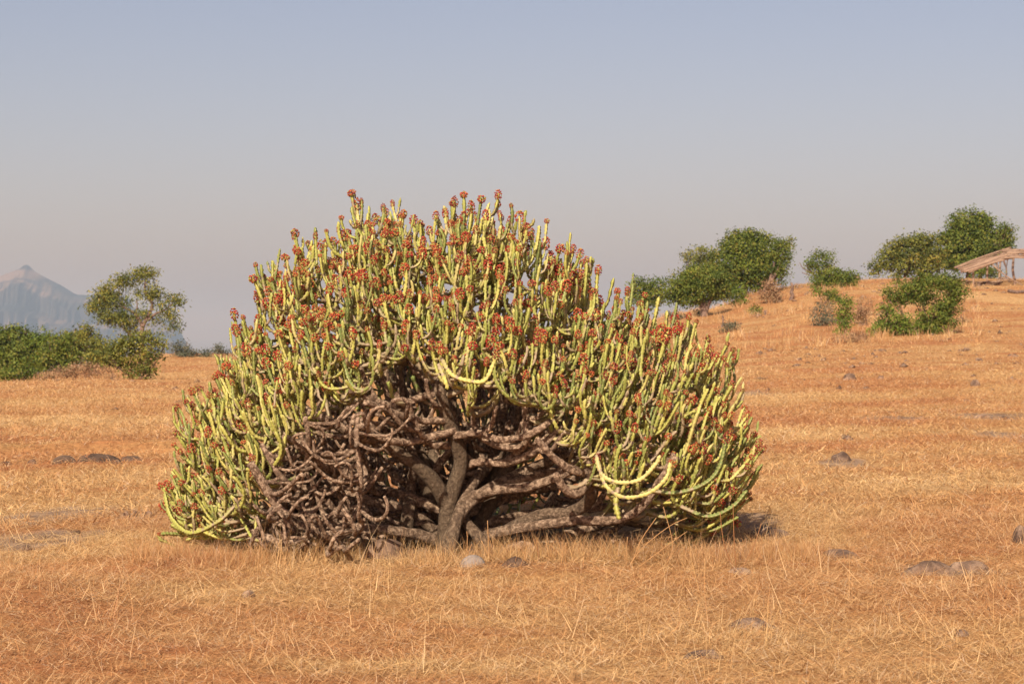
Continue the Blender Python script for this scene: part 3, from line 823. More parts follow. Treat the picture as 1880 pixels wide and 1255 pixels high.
def plant(name, label, cat, px, d, lobes_px, mat, leaf_px=5.0, dens=1.0, trunk_r=None, seed=1, group=None, stems=3, base_py=None, limbs_px=None, aspect=.55, droop=0., depthk=.9, trunk_name='trunk', gk=1.18):
    """one tree or shrub standing on the ground at picture column px and depth d; crown lobes given as (px, py, rx, ry[, depth shift m])"""
    if d < 108:
        d = ground_hit(px, base_py or max(lb[1] + lb[3] * .85 for lb in lobes_px))[1]
    base_ = at_depth(px, d); s = d / F
    o = empty(name, tuple(base_), label, cat, group)
    lobes = []
    for lb in lobes_px:
        x, y, rx, ry = lb[:4]; dd = d + (lb[4] if len(lb) > 4 else 0)
        lobes.append((W(x, y, dd) - base_, (rx * s * gk, max(rx, ry) * s * depthk * gk, ry * s * gk)))
    V_, Q_, C_ = leaf_cloud(lobes, leaf_px * s, dens, seed, aspect, droop)
    V_[:, 2] = np.maximum(V_[:, 2], -0.05)
    link('crown', new_mesh('crown', V_, Q_, None, C_, smooth_shade=False), mat, o)
    r_ = random.Random(seed)
    tr = trunk_r if trunk_r else 2.0
    acc = Acc()
    if limbs_px:
        for lp in limbs_px:
            A = np.array([[*(W(x, y, d + (dd[0] if dd else 0)) - base_), r * s] for x, y, r, *dd in lp])
            c = catmull(A, 3 * s); v, q, t_ = tube(c[:, :3], c[:, 3], 7); acc.add(v, q, t_)
    else:
        ks = list(range(len(lobes))); r_.shuffle(ks)
        for k in ks[:max(stems, 1)]:
            c0 = np.array([r_.uniform(-1, 1) * tr * s * (0 if stems == 1 else 1.5), 0, -0.1]); c1 = lobes[k][0]
            mid = c0 * .5 + c1 * .5 + np.array([r_.uniform(-.15, .15), 0, -.1]) * c1[2]
            A = np.array([[*c0, tr * s], [*mid, tr * s * .7], [*c1, tr * s * .25]])
            c = catmull(A, 4 * s); v, q, t_ = tube(c[:, :3], c[:, 3], 6); acc.add(v, q, t_)
            for j in range(4):
                dv = np.array([r_.gauss(0, 1), r_.gauss(0, 1), abs(r_.gauss(0, .7))]) * np.array(lobes[k][1]) * .7
                A = np.array([[*mid, tr * s * .4], [*(mid * .4 + (c1 + dv) * .6), tr * s * .3], [*(c1 + dv), tr * s * .12]])
                c = catmull(A, 4 * s); v, q, t_ = tube(c[:, :3], c[:, 3], 5); acc.add(v, q, t_)
    link(trunk_name, acc.mesh('trunk'), twig_mat, o)
    return o

# sculptural tree on the left
TD = 71.0
plant('gnarled_tree', 'solitary gnarled olive-green tree with gappy layered crown on the left rise', 'tree', 272, 108.0001 if False else TD,
      [(270, 500, 15, 9), (258, 506, 12, 10), (228, 512, 11, 9), (218, 522, 9, 9), (238, 518, 9, 7), (195, 532, 16, 8), (190, 545, 13, 8), (205, 545, 15, 8), (176, 558, 14, 8), (172, 564, 9, 6), (228, 556, 11, 7), (205, 560, 12, 5),
       (288, 536, 13, 8), (280, 545, 10, 7), (258, 540, 8, 9), (297, 560, 10, 9), (320, 552, 12, 10), (312, 578, 13, 6), (288, 590, 8, 5), (318, 598, 8, 8), (196, 582, 14, 6), (215, 586, 18, 8), (237, 590, 14, 9), (225, 578, 14, 6), (262, 578, 10, 9), (240, 602, 9, 6), (190, 575, 9, 5)],
      M_OLIVE, 5.6, 2.2, gk=.97, seed=11, aspect=.38, droop=.6, depthk=.8,
      limbs_px=[[(268, 705, 7), (264, 660, 6), (260, 625, 5), (262, 600, 4), (272, 580, 3.2), (280, 560, 2.6), (272, 545, 2.2), (266, 530, 1.8), (268, 512, 1.2)],
                [(262, 600, 3.5), (255, 585, 3), (247, 575, 2.6), (235, 568, 2.2), (220, 562, 1.8), (195, 560, 1)],
                [(272, 588, 3), (285, 576, 2.4), (300, 570, 1.8), (318, 556, 1)], [(272, 545, 1.6), (282, 538, 1)], [(250, 575, 1.6), (252, 560, 1.2), (250, 548, .8)],
                [(262, 625, 2.5), (240, 615, 2), (225, 600, 1.2)], [(266, 660, 3), (240, 640, 2.4), (215, 630, 1.4)], [(300, 570, 1.4), (312, 580, 1), (318, 596, .8)]])
plant('leafy_bush', 'spreading green bush wrapped round the trunk of the gnarled tree', 'bush', 262, TD - 1.2,
      [(262, 618, 24, 14), (285, 625, 18, 10), (232, 625, 22, 14), (210, 640, 24, 14), (250, 645, 30, 16), (283, 648, 18, 12), (195, 655, 20, 10), (225, 665, 24, 12), (262, 668, 24, 14), (275, 684, 8, 14), (245, 685, 16, 8), (232, 680, 10, 8), (300, 638, 8, 6)],
      M_OLIVE, 5.2, .75, gk=.95, seed=12, stems=6, trunk_r=1.3)
plant('bare_shrub', 'leafless twiggy shrub standing left of the gnarled tree', 'shrub', 210, 70.0,
      [(205, 690, 12, 10), (214, 695, 8, 7)], M_DRY, 2.6, .10, seed=14, stems=4, trunk_r=.7)
# hedge of trees at the left edge
plant('round_tree', 'dark green tree cut by the left edge of the photo', 'tree', -5, 76, [(5, 615, 22, 14), (-20, 630, 40, 28), (8, 640, 22, 20), (-10, 665, 40, 22)], M_GREEN, 5, 1.1, gk=1.05, seed=21, stems=3, trunk_r=3)
plant('round_tree', 'mid green tree second from the left edge with a bumpy top', 'tree', 40, 77, [(30, 612, 18, 12), (48, 622, 18, 14), (30, 640, 28, 20), (55, 655, 22, 16), (20, 672, 26, 16)], M_GREEN, 5, 1.1, gk=1.05, seed=22, stems=3, trunk_r=3)
plant('round_tree', 'bright yellow-green tree third from the left edge', 'tree', 75, 75.5, [(78, 618, 16, 12), (66, 632, 20, 14), (85, 640, 18, 18), (45, 660, 26, 18), (75, 668, 22, 16)], M_BRIGHT, 5, 1.1, gk=1.05, seed=23, stems=3, trunk_r=3)
plant('round_tree', 'bushy mid green tree bridging the bright tree and the broad yellowish one', 'tree', 105, 76, [(112, 625, 20, 14), (100, 640, 22, 18), (122, 650, 22, 16), (95, 665, 24, 16), (115, 676, 22, 12)], M_GREEN, 5, .9, gk=1.05, seed=27, stems=3, trunk_r=3)
plant('round_tree', 'low olive tree filling the gap before the bush at the gnarled trunk', 'tree', 190, 76, [(185, 632, 20, 12), (200, 645, 20, 14), (180, 655, 22, 14), (205, 664, 20, 12)], M_OLIVE, 5, .9, gk=1.05, seed=28, stems=3, trunk_r=3)
plant('round_tree', 'broad yellowish green tree just left of the gnarled tree', 'tree', 140, 75, [(158, 606, 14, 8), (135, 618, 22, 12), (160, 625, 22, 14), (120, 635, 22, 16), (150, 645, 26, 16), (180, 645, 18, 14), (130, 658, 22, 10)], M_OLIVE, 5, .9, gk=1.05, seed=24, stems=3, trunk_r=3)
plant('low_shrub', 'dark green shrub at the foot of the trees on the left edge', 'shrub', 35, 73, [(30, 688, 28, 12), (55, 680, 16, 14), (5, 690, 20, 12)], M_GREEN, 4.5, .7, seed=25, stems=3, trunk_r=1)
plant('dry_scrub', 'brown dry scrub below the broad yellowish tree', 'shrub', 135, 72, [(110, 686, 24, 9), (145, 680, 24, 10), (178, 678, 24, 9), (85, 690, 14, 9)], M_DRY, 3.6, .45, seed=26, stems=4, trunk_r=.8)
# ridge line between the tree and the bush
plant('ridge_shrub', 'bluish green shrub on the ridge right of the gnarled tree', 'shrub', 335, 102, [(330, 635, 8, 8), (342, 638, 6, 9), (322, 646, 12, 8), (340, 650, 14, 6)], M_GREY, 3.2, .6, seed=31, stems=3, trunk_r=.8)
plant('ridge_shrub', 'low flat greyish shrub between two taller ones on the left ridge', 'shrub', 370, 102, [(362, 649, 16, 5), (382, 650, 12, 5)], M_GREY, 3.2, .6, seed=32, stems=3, trunk_r=.7)
plant('ridge_shrub', 'thin grey shrub on the ridge touching the edge of the big bush', 'shrub', 402, 102, [(400, 640, 9, 8), (412, 647, 10, 7), (392, 648, 8, 6)], M_GREY, 3.0, .42, seed=33, stems=4, trunk_r=.7)
# right: the hill
plant('hill_tree', 'small dark tree peeping over the right shoulder of the big bush', 'tree', 1190, 128, [(1212, 518, 10, 8), (1185, 522, 16, 9), (1170, 532, 14, 12), (1200, 538, 22, 14), (1180, 552, 24, 12)], M_GREEN, 4.4, .9, seed=41, stems=2, trunk_r=2)
plant('hill_tree', 'low domed green tree on a single trunk casting shade on the slope', 'tree', 1293, 104, [(1285, 498, 28, 10), (1260, 515, 26, 14), (1300, 512, 34, 16), (1245, 535, 20, 14), (1280, 535, 34, 16), (1318, 532, 20, 16), (1265, 550, 22, 8), (1235, 550, 12, 8)], M_GREEN, 4.4, 1.1, seed=42, base_py=580,
      limbs_px=[[(1293, 582, 8), (1292, 565, 6.5), (1290, 550, 5), (1280, 530, 3)], [(1294, 575, 5), (1300, 560, 4), (1310, 540, 2.5)], [(1290, 560, 4), (1270, 550, 3), (1252, 540, 2)]])
plant('hill_tree', 'thin yellowish tree top rising behind the low domed tree', 'tree', 1288, 124, [(1288, 466, 20, 10), (1275, 474, 14, 9), (1302, 478, 14, 10), (1262, 470, 6, 5), (1295, 490, 22, 8)], M_OLIVE, 4.2, .75, seed=43, stems=2, trunk_r=1.2)
plant('hill_tree', 'largest dense green tree in the middle of the hill crest', 'tree', 1375, 116, [(1352, 434, 12, 8), (1372, 432, 16, 9), (1395, 440, 18, 10), (1340, 450, 12, 8), (1365, 455, 34, 20), (1400, 465, 32, 24), (1335, 480, 26, 22), (1370, 492, 40, 26), (1405, 498, 26, 22), (1345, 515, 24, 16), (1385, 520, 26, 12)], M_GREEN, 4.6, 1.0, seed=44,
      limbs_px=[[(1395, 545, 7), (1400, 525, 6), (1392, 500, 5), (1380, 470, 3)], [(1372, 545, 5), (1365, 520, 4), (1355, 490, 3)], [(1400, 535, 5), (1415, 505, 4), (1425, 480, 2.5)]])
plant('hill_tree', 'open branchy tree leaning right beside the largest tree', 'tree', 1412, 114, [(1434, 442, 10, 8), (1446, 450, 8, 9), (1425, 462, 14, 12), (1440, 472, 12, 12), (1422, 488, 14, 12), (1434, 500, 10, 8), (1436, 512, 6, 5)], M_GREEN, 4.2, .85, seed=45,
      limbs_px=[[(1400, 545, 5), (1412, 520, 4), (1428, 495, 3), (1440, 460, 1.6)], [(1412, 520, 3), (1420, 490, 2), (1430, 450, 1.2)], [(1428, 495, 2.4), (1436, 512, 1)]])
plant('slope_shrub', 'bright green upright shrub below the largest hill tree', 'shrub', 1357, 104, [(1358, 535, 9, 9), (1360, 548, 11, 9), (1355, 556, 8, 6)], M_BRIGHT, 3.8, .9, seed=46, stems=2, trunk_r=1)
plant('slope_shrub', 'pale dry brown shrub right of the largest hill tree', 'shrub', 1416, 106, [(1418, 526, 14, 10), (1412, 540, 14, 10), (1422, 550, 12, 8)], M_DRY, 3.4, .75, seed=47, stems=4, trunk_r=.9)
plant('slope_shrub', 'olive low bush tucked left of the bright green upright shrub', 'shrub', 1338, 106, [(1338, 541, 12, 6), (1328, 546, 8, 5)], M_OLIVE, 3.6, .7, seed=48, stems=2, trunk_r=1)
plant('slope_shrub', 'tiny round green shrub alone on the slope below the dry shrub', 'shrub', 1387, 88, [(1387, 572, 8, 8)], M_BRIGHT, 3.4, .9, seed=49, stems=2, trunk_r=.8)
plant('slope_shrub', 'low grey-green shrub near the thin broken post', 'shrub', 1344, 80, [(1340, 598, 10, 7), (1350, 602, 9, 6), (1332, 605, 7, 4)], M_GREY, 3.4, .6, seed=50, stems=3, trunk_r=.8)
plant('slope_shrub', 'olive shrub on the slope just above the flowers of the bush', 'shrub', 1240, 86, [(1240, 578, 10, 6), (1252, 584, 10, 6), (1280, 575, 9, 6)], M_GREY, 3.4, .6, seed=51, stems=3, trunk_r=.8)
plant('crest_tree', 'small open tree with bare side twigs on the crest right of the tree group', 'tree', 1512, 112, [(1503, 470, 12, 9), (1492, 482, 14, 10), (1515, 482, 14, 12), (1500, 498, 16, 10), (1523, 470, 7, 6), (1508, 512, 16, 10)], M_GREEN, 4.0, .60, seed=52,
      limbs_px=[[(1512, 535, 4), (1508, 510, 3), (1500, 485, 1.8)], [(1508, 515, 2.4), (1490, 500, 1.6), (1480, 488, 1)], [(1490, 502, 1.2), (1474, 492, .8), (1468, 482, .5)], [(1486, 505, 1), (1472, 500, .6)], [(1510, 512, 2), (1522, 485, 1.2)]])
plant('crest_bush', 'dense green bush at the foot of the small open crest tree', 'bush', 1525, 108, [(1528, 505, 16, 10), (1545, 510, 18, 9), (1510, 520, 16, 12), (1535, 522, 20, 10), (1565, 512, 12, 8)], M_GREEN, 4.2, .95, seed=53, stems=3, trunk_r=1.4)
plant('crest_bush', 'bright green low bush hanging down the slope below the crest tree', 'bush', 1508, 103, [(1503, 535, 9, 6), (1525, 540, 12, 8), (1534, 552, 10, 8)], M_BRIGHT, 3.8, .8, seed=54, stems=3, trunk_r=1)
plant('slope_shrub', 'narrow vertical green shrub between the dry scrub and the big slope bush', 'shrub', 1553, 86, [(1552, 560, 10, 12), (1550, 575, 10, 12), (1553, 592, 11, 10), (1549, 607, 10, 10)], M_BRIGHT, 4.0, .75, seed=55, stems=3, trunk_r=1.1)
plant('dry_scrub', 'pale leafless scrub left of the narrow vertical shrub', 'shrub', 1510, 88, [(1512, 572, 22, 12), (1500, 586, 16, 10), (1520, 590, 18, 9)], M_GREY, 3.2, .30, seed=56, stems=6, trunk_r=.7)
plant('dry_scrub', 'pale brown scrub filling the gap left of the big slope bush', 'shrub', 1590, 92, [(1580, 560, 20, 14), (1590, 580, 16, 12), (1572, 585, 14, 12)], M_DRY, 3.2, .30, seed=57, stems=6, trunk_r=.7)
plant('dry_scrub', 'reddish dry scrub at the foot of the narrow vertical shrub', 'shrub', 1560, 80, [(1550, 622, 18, 8), (1578, 618, 16, 8)], M_DRY, 3.2, .45, seed=58, stems=4, trunk_r=.7)
plant('slope_bush', 'big spreading green bush with a dark hollow on the right slope', 'bush', 1700, 86, [(1735, 518, 26, 13), (1700, 520, 28, 13), (1755, 535, 16, 18), (1670, 535, 24, 14), (1690, 545, 26, 10), (1740, 560, 18, 18), (1632, 540, 12, 9), (1648, 548, 12, 8), (1712, 580, 24, 18), (1740, 585, 14, 16), (1700, 600, 18, 12), (1720, 605, 18, 10)], M_GREEN, 4.6, .95, seed=59, stems=7, trunk_r=1.6)
plant('slope_bush', 'bright green lobe of shrub at the lower left of the big slope bush', 'bush', 1640, 84, [(1628, 570, 12, 10), (1636, 588, 18, 12), (1620, 603, 18, 12), (1650, 606, 20, 12), (1672, 600, 14, 9), (1660, 585, 10, 8)], M_BRIGHT, 4.4, .85, seed=60, stems=4, trunk_r=1.4)
plant('crest_tree', 'broad olive-green tree mass left of the tall round tree', 'tree', 1660, 126, [(1690, 440, 18, 10), (1665, 445, 18, 10), (1640, 462, 18, 14), (1680, 465, 32, 20), (1710, 462, 22, 22), (1625, 480, 16, 12), (1655, 488, 24, 16), (1700, 492, 26, 16), (1605, 495, 13, 10)], M_OLIVE, 4.8, 1.0, seed=61,
      limbs_px=[[(1652, 510, 3), (1650, 492, 2.5), (1645, 470, 1.6)], [(1660, 510, 3), (1668, 490, 2.4), (1680, 465, 1.5)]])
plant('crest_tree', 'tallest round-topped green tree behind the stick shed', 'tree', 1785, 132, [(1780, 405, 30, 14), (1765, 418, 22, 14), (1800, 412, 20, 14), (1770, 435, 38, 18), (1810, 440, 30, 20), (1750, 455, 26, 22), (1790, 462, 40, 20), (1740, 478, 18, 14), (1775, 482, 34, 14)], M_GREEN, 5.0, 1.05, seed=62,
      limbs_px=[[(1775, 525, 5), (1778, 500, 4.5), (1780, 460, 3)], [(1800, 525, 4), (1800, 490, 3), (1805, 450, 2)]])
plant('crest_tree', 'slim dark tree at the right shoulder of the tallest round tree', 'tree', 1842, 130, [(1842, 425, 10, 12), (1846, 440, 12, 12), (1832, 450, 14, 12), (1850, 432, 6, 16), (1840, 462, 12, 10)], M_GREEN, 4.4, .85, seed=63, stems=2, trunk_r=2)
plant('shed_shrub', 'dark green shrub seen through the posts of the stick shed', 'shrub', 1808, 130, [(1800, 505, 14, 9), (1812, 495, 8, 10), (1826, 500, 12, 12)], M_GREEN, 3.8, .7, seed=64, stems=2, trunk_r=1)
plant('dry_scrub', 'brown twiggy stubs right of the big slope bush', 'shrub', 1768, 84, [(1765, 580, 8, 12), (1778, 590, 8, 6)], M_DRY, 2.8, .25, seed=65, stems=6, trunk_r=1.0)
plant('crest_bush', 'small green bush on the crest above the big slope bush', 'bush', 1647, 112, [(1645, 515, 8, 8)], M_GREEN, 3.6, .8, seed=66, stems=2, trunk_r=1)
plant('crest_bush', 'dark low bush beside the boulder on the skyline', 'bush', 1556, 116, [(1552, 505, 10, 6)], M_GREEN, 3.6, .8, seed=67, stems=2, trunk_r=1)

# ------------------------------------------------------------------ rocks
rock_mat, nt_, b = mat_base('basalt_rock', 0.9, 0.2)
tcn = nt_.nodes.new('ShaderNodeTexCoord'); oc = tcn.outputs['Object']
P_ = pos(nt_)
n1 = noise(nt_, P_, 7, 6, 0.65); n2 = noise(nt_, P_, 38, 5, 0.7)
rc_ = ramp(nt_, n1, [(0.38, (0.10, 0.060, 0.040)), (0.5, (0.21, 0.132, 0.085)), (0.62, (0.38, 0.25, 0.16))])
rc_ = mix(nt_, 0.6, rc_, ramp(nt_, n2, [(0.3, (0.6, 0.58, 0.56)), (0.7, (1.25, 1.22, 1.2))]), 'MULTIPLY')
nt_.links.new(rc_, b.inputs['Base Color']); bump(nt_, b, math_(nt_, 'ADD', n1, n2), 0.9, 0.03)
pale_rock, nt_, b = mat_base('pale_stone', 0.9, 0.2)
P_ = pos(nt_); n1 = noise(nt_, P_, 12, 6, 0.7); n2 = noise(nt_, P_, 60, 4, .7)
nt_.links.new(mix(nt_, n2, ramp(nt_, n1, [(0.35, (0.22, 0.17, 0.13)), (0.6, (0.42, 0.35, 0.29))]), (0.2, 0.15, 0.11)), b.inputs['Base Color']); bump(nt_, b, math_(nt_, 'ADD', n1, n2), 0.8, 0.02)

ROCKS = []
def rock(px, py, w_px, h_px, label, mat=rock_mat, seed=1, depth_k=1.0, name='rock', d=None, sink=.3):
    """half-buried rock whose foot stands at picture point (px, py)"""
    p = ground_hit(px, py) if d is None else at_depth(px, d)
    s = p[1] / F
    nu, nv = 22, 14
    u = np.linspace(0, 2 * math.pi, nu, endpoint=False); v = np.linspace(0, math.pi, nv)
    U, Vv = np.meshgrid(u, v)
    D = np.stack([np.cos(U) * np.sin(Vv), np.sin(U) * np.sin(Vv), np.cos(Vv)], -1)
    r_ = np.random.default_rng(seed * 17 + 3)
    k = np.ones(U.shape)
    for j in range(9):                                     # flat facets
        n = r_.normal(0, 1, 3); n /= np.linalg.norm(n); h = r_.uniform(.62, .88)
        dd = D @ n; k = np.minimum(k, np.where(dd > .05, h / np.maximum(dd, .05), 9))
    k = k * (1 + .07 * vnoise(D[..., 0] * 3 + seed, D[..., 1] * 3 + D[..., 2] * 2, seed) + .05 * vnoise(D[..., 0] * 8, D[..., 2] * 8 + D[..., 1] * 5, seed + 4))
    A = D * k[..., None]
    hx = w_px * s / 2; hz_ = h_px * s * 1.0 + .008
    ROCKS.append((p[0], p[1] + hx * depth_k * .3, hx * 1.0, hx * depth_k * 1.0))
    A = A * np.array([hx * 1.12, hx * depth_k, hz_ / .8])
    A[..., 2] -= hz_ * sink
    idx = np.arange(nu * nv).reshape(nv, nu); nx = np.roll(idx, -1, 1)
    Qq = np.stack([idx[:-1], idx[1:], nx[1:], nx[:-1]], -1).reshape(-1, 4)
    o = link(name, new_mesh('rock', A.reshape(-1, 3), Qq), mat)
    o.location = (p[0], p[1] + hx * depth_k * .3, p[2])
    tag(o, label, 'rock'); return o
rock(868, 1040, 46, 20, 'pale grey stone at the foot of the main trunk of the bush', pale_rock, 1)
rock(706, 1022, 80, 34, 'large grey-brown boulder under the bush left of the main trunk', rock_mat, 2, .8)
rock(945, 1040, 48, 18, 'brown rounded rock in the shade right of the pale stone', rock_mat, 3)
rock(1412, 984, 96, 15, 'broad flat brown slab just right of the bush', rock_mat, 4, 1.5)
rock(1342, 1018, 46, 15, 'small dark rock below the right end of the bush', rock_mat, 5)
rock(1356, 1052, 56, 9, 'flat grey rock in grass below the right end of the bush, nearer the viewer', rock_mat, 6)
rock(1540, 1022, 72, 11, 'low dark rock alone in the straw halfway to the long flat rock', rock_mat, 7)
rock(1700, 1055, 110, 24, 'long flat grey rock in the right foreground, its larger left block', rock_mat, 8, .6)
rock(1780, 1046, 70, 18, 'smaller right block of the long flat rock in the right foreground', rock_mat, 9, .6)
rock(1876, 997, 44, 30, 'rounded grey rock cut by the right edge of the photo', rock_mat, 10)
rock(1385, 1155, 96, 17, 'low brownish rock sunk in the foreground straw below the flat slab', rock_mat, 11, .7)
rock(1300, 1208, 80, 14, 'almost buried grey rock nearest the bottom edge of the photo', rock_mat, 12, .7)
rock(1768, 1170, 26, 9, 'small dark stone in the lower right foreground', rock_mat, 13)
rock(1546, 845, 44, 18, 'dark angular rock amid flattened tufts in the middle of the right field', rock_mat, 14)
rock(1522, 862, 14, 8, 'little stone just below the dark angular rock of the right field', rock_mat, 15)
rock(1562, 697, 28, 12, 'reddish brown rock on the far part of the right field', rock_mat, 16)
rock(1618, 696, 12, 9, 'small round stone right of the reddish brown rock', rock_mat, 17)
rock(1790, 708, 19, 13, 'rounded brown rock at the far right of the field', rock_mat, 18)
rock(1467, 661, 14, 6, 'small grey stone on the far field straight right of the bush top stems', rock_mat, 19)
rock(1797, 662, 15, 6, 'small dark stone below the shed slope', rock_mat, 20)
rock(1860, 655, 20, 6, 'flat stone near the right edge below the shed slope', rock_mat, 21)
rock(1392, 720, 9, 6, 'left of two dark stones on the grey patch beside the bush', rock_mat, 22)
rock(1410, 719, 10, 7, 'right of two dark stones on the grey patch beside the bush', rock_mat, 23)
rock(1652, 769, 11, 7, 'left of the pair of small dark stones in the middle of the right field', rock_mat, 24)
rock(1691, 768, 11, 6, 'right of the pair of small dark stones in the middle of the right field', rock_mat, 25)
rock(1776, 736, 12, 5, 'little dark stone above the gravelly grey patch on the right', rock_mat, 26)
rock(1806, 768, 36, 7, 'thin dark ledge of rock in the gravelly grey patch on the right', rock_mat, 27, .5)
rock(1845, 770, 26, 6, 'short ledge of rock right of the thin dark ledge', rock_mat, 28, .5)
rock(456, 1097, 26, 10, 'grey-brown stone in the foreground grass left of the bush', rock_mat, 29)
rock(232, 949, 14, 9, 'first from the left of three dark stones in a row left of the bush', rock_mat, 30)
rock(248, 948, 14, 8, 'middle of three dark stones in a row left of the bush', rock_mat, 31)
rock(273, 947, 16, 8, 'last of three dark stones in a row, nearest the bush', rock_mat, 32)
rock(138, 981, 20, 7, 'brown stone on the bare grey soil at the left', rock_mat, 33)
rock(45, 1010, 24, 9, 'dark stone at the lower rim of the bare grey soil on the left', rock_mat, 34)
shade_painted_rock, nt_, b = mat_base('ledge_rock_painted_shade', 0.95, 0.1)  # shadow of the undercut bank is put into this rock's dark colour
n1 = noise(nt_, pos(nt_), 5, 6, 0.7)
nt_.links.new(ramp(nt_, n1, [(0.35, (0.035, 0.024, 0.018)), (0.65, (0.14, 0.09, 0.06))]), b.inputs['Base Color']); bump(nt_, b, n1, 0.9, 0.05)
rock(178, 848, 84, 15, 'long rock ledge, undercut shadow painted in, of the eroded bank on the left', shade_painted_rock, 35, .25)
rock(118, 850, 48, 14, 'shorter ledge with painted-in shadow of the eroded bank, just left of the long one', shade_painted_rock, 36, .3)
rock(240, 846, 48, 9, 'low ledge at the right end of the eroded bank on the left', shade_painted_rock, 37, .3)
rock(60, 852, 22, 8, 'grey stone at the left end of the eroded bank', rock_mat, 38)
rock(10, 853, 24, 7, 'stone with painted-in shadow of the eroded bank cut by the left edge of the photo', shade_painted_rock, 44)
rock(1572, 508, 22, 12, 'brown boulder on the skyline between two tree groups', rock_mat, 39, .8, name='boulder', d=122)
rock(1620, 645, 22, 4, 'flat stone at the foot of the big slope bush', rock_mat, 40)
rock(1405, 575, 10, 12, 'small grey upright stone on the slope below the dry brown shrub', rock_mat, 41, d=92)
rock(1845, 522, 26, 9, 'dark rock lying under the stick shed', rock_mat, 42, d=119)

# thin posts / stumps on the slope
def stub(px, py0, py1, d, w, label, name, cat, seed, lean=0.):
    base_ = at_depth(px, d); s = d / F; h = (py0 - py1) * s
    r_ = np.random.default_rng(seed)
    zs = np.linspace(-.1, h, 7)
    A = np.array([[lean * z + r_.normal(0, w * s * .25), r_.normal(0, w * s * .2), z, w * s * .5 * (1.1 - .45 * z / h)] for z in zs])
    c = catmull(A, .1); k = 1 + .35 * vnoise(np.arange(len(c))[:, None] * .8, np.arange(7)[None, :] * 1.7, seed)
    v, q, t_ = tube(c[:, :3], c[:, 3], 7, None, k)
    o = link(name, new_mesh(name, v, q, t_), twig_mat); o.location = tuple(base_); tag(o, label, cat); return o
stub(1453, 562, 532, 98, 7, 'gnarled brown dead stump standing on the slope right of the dry shrub', 'dead_stump', 'stump', 5, .05)
stub(1327, 592, 570, 84, 4, 'thin pale broken post on the slope beside the grey-green shrub', 'wooden_post', 'post', 6)
stub(1407, 588, 579, 88, 3, 'short leaning reddish twig stub below the upright stone', 'twig_stub', 'stump', 8, -.5)

# ------------------------------------------------------------------ stick shed on the crest
wood_mat, nt_, b = mat_base('weathered_poles', 0.85, 0.15)
n1 = noise(nt_, pos(nt_, (1, 1, 1)), 5, 5)
nt_.links.new(mix(nt_, .5, ramp(nt_, n1, [(0.3, (0.15, 0.085, 0.055)), (0.7, (0.38, 0.25, 0.16))]), ramp(nt_, objrand(nt_), [(0, (0.15, 0.09, 0.06)), (1, (0.42, 0.28, 0.18))])), b.inputs['Base Color'])
SD = 112.0
sb = at_depth(1812, SD)
shed = empty('stick_shed', tuple(sb), 'open shed of crooked posts with a sloping roof of bare poles on the hilltop', 'shed')
def pole(name, pts, r):
    A = np.array([[*(W(x, y, dd) - sb), r * SD / F * k] for (x, y, dd), k in zip(pts, np.linspace(1.15, .85, len(pts)))])
    c = catmull(A, .25); v, q, t_ = tube(c[:, :3], c[:, 3], 7)
    return link(name, new_mesh(name, v, q, t_), wood_mat, shed)
pole('post', [(1786, 536, SD), (1787, 515, SD), (1786, 492, SD)], 2.2)
pole('post', [(1813, 530, SD + 1), (1812, 508, SD + 1), (1813, 484, SD + 1)], 2.0)
pole('post', [(1834, 530, SD + 2.5), (1835, 500, SD + 2.5), (1837, 474, SD + 2.5)], 2.0)
pole('post', [(1864, 530, SD + 1), (1862, 512, SD + 1), (1859, 495, SD + 1), (1861, 470, SD + 1)], 2.4)
pole('post', [(1915, 535, SD + .5), (1914, 500, SD + .5), (1915, 468, SD + .5)], 2.4)
pole('brace', [(1820, 484, SD - .5), (1845, 505, SD - 1), (1878, 524, SD - 1.5)], 1.3)
pole('beam', [(1778, 500, SD - .3), (1815, 486, SD - .3), (1860, 470, SD - .2), (1925, 468, SD)], 1.8)
pole('beam', [(1790, 489, SD + 3), (1825, 474, SD + 3), (1862, 459, SD + 3), (1925, 460, SD + 3)], 1.8)
rp = random.Random(4)
for k in range(13):
    t = k / 12.0
    x0 = 1756 + 14 * t + rp.uniform(-9, 12); y0 = 492 + 10 * t - (0 if rp.random() < .6 else 3) + rp.uniform(-1.5, 1.5)
    x1 = 1868 + rp.uniform(-16, 8); y1 = 457 + 15 * t + rp.uniform(-3, 2.5)
    d0 = SD + 3.4 - 4 * t
    pole('roof_pole', [(x0, y0, d0), (x0 * .5 + x1 * .5, y0 * .5 + y1 * .5 + rp.uniform(-2.5, 0), d0), (x1, y1, d0)], rp.uniform(.8, 2.0))
for k in range(12):
    t = k / 11.0
    x0 = 1850 + rp.uniform(-12, 12); y0 = 458 + 14 * t + rp.uniform(-1.5, 1.5); d0 = SD + 3.3 - 4 * t
    pole('roof_pole', [(x0, y0, d0), (1885, 458 + 14 * t + rp.uniform(-2, 2), d0), (1950 + rp.uniform(-10, 10), 474 + 12 * t, d0)], rp.uniform(1.1, 1.9))
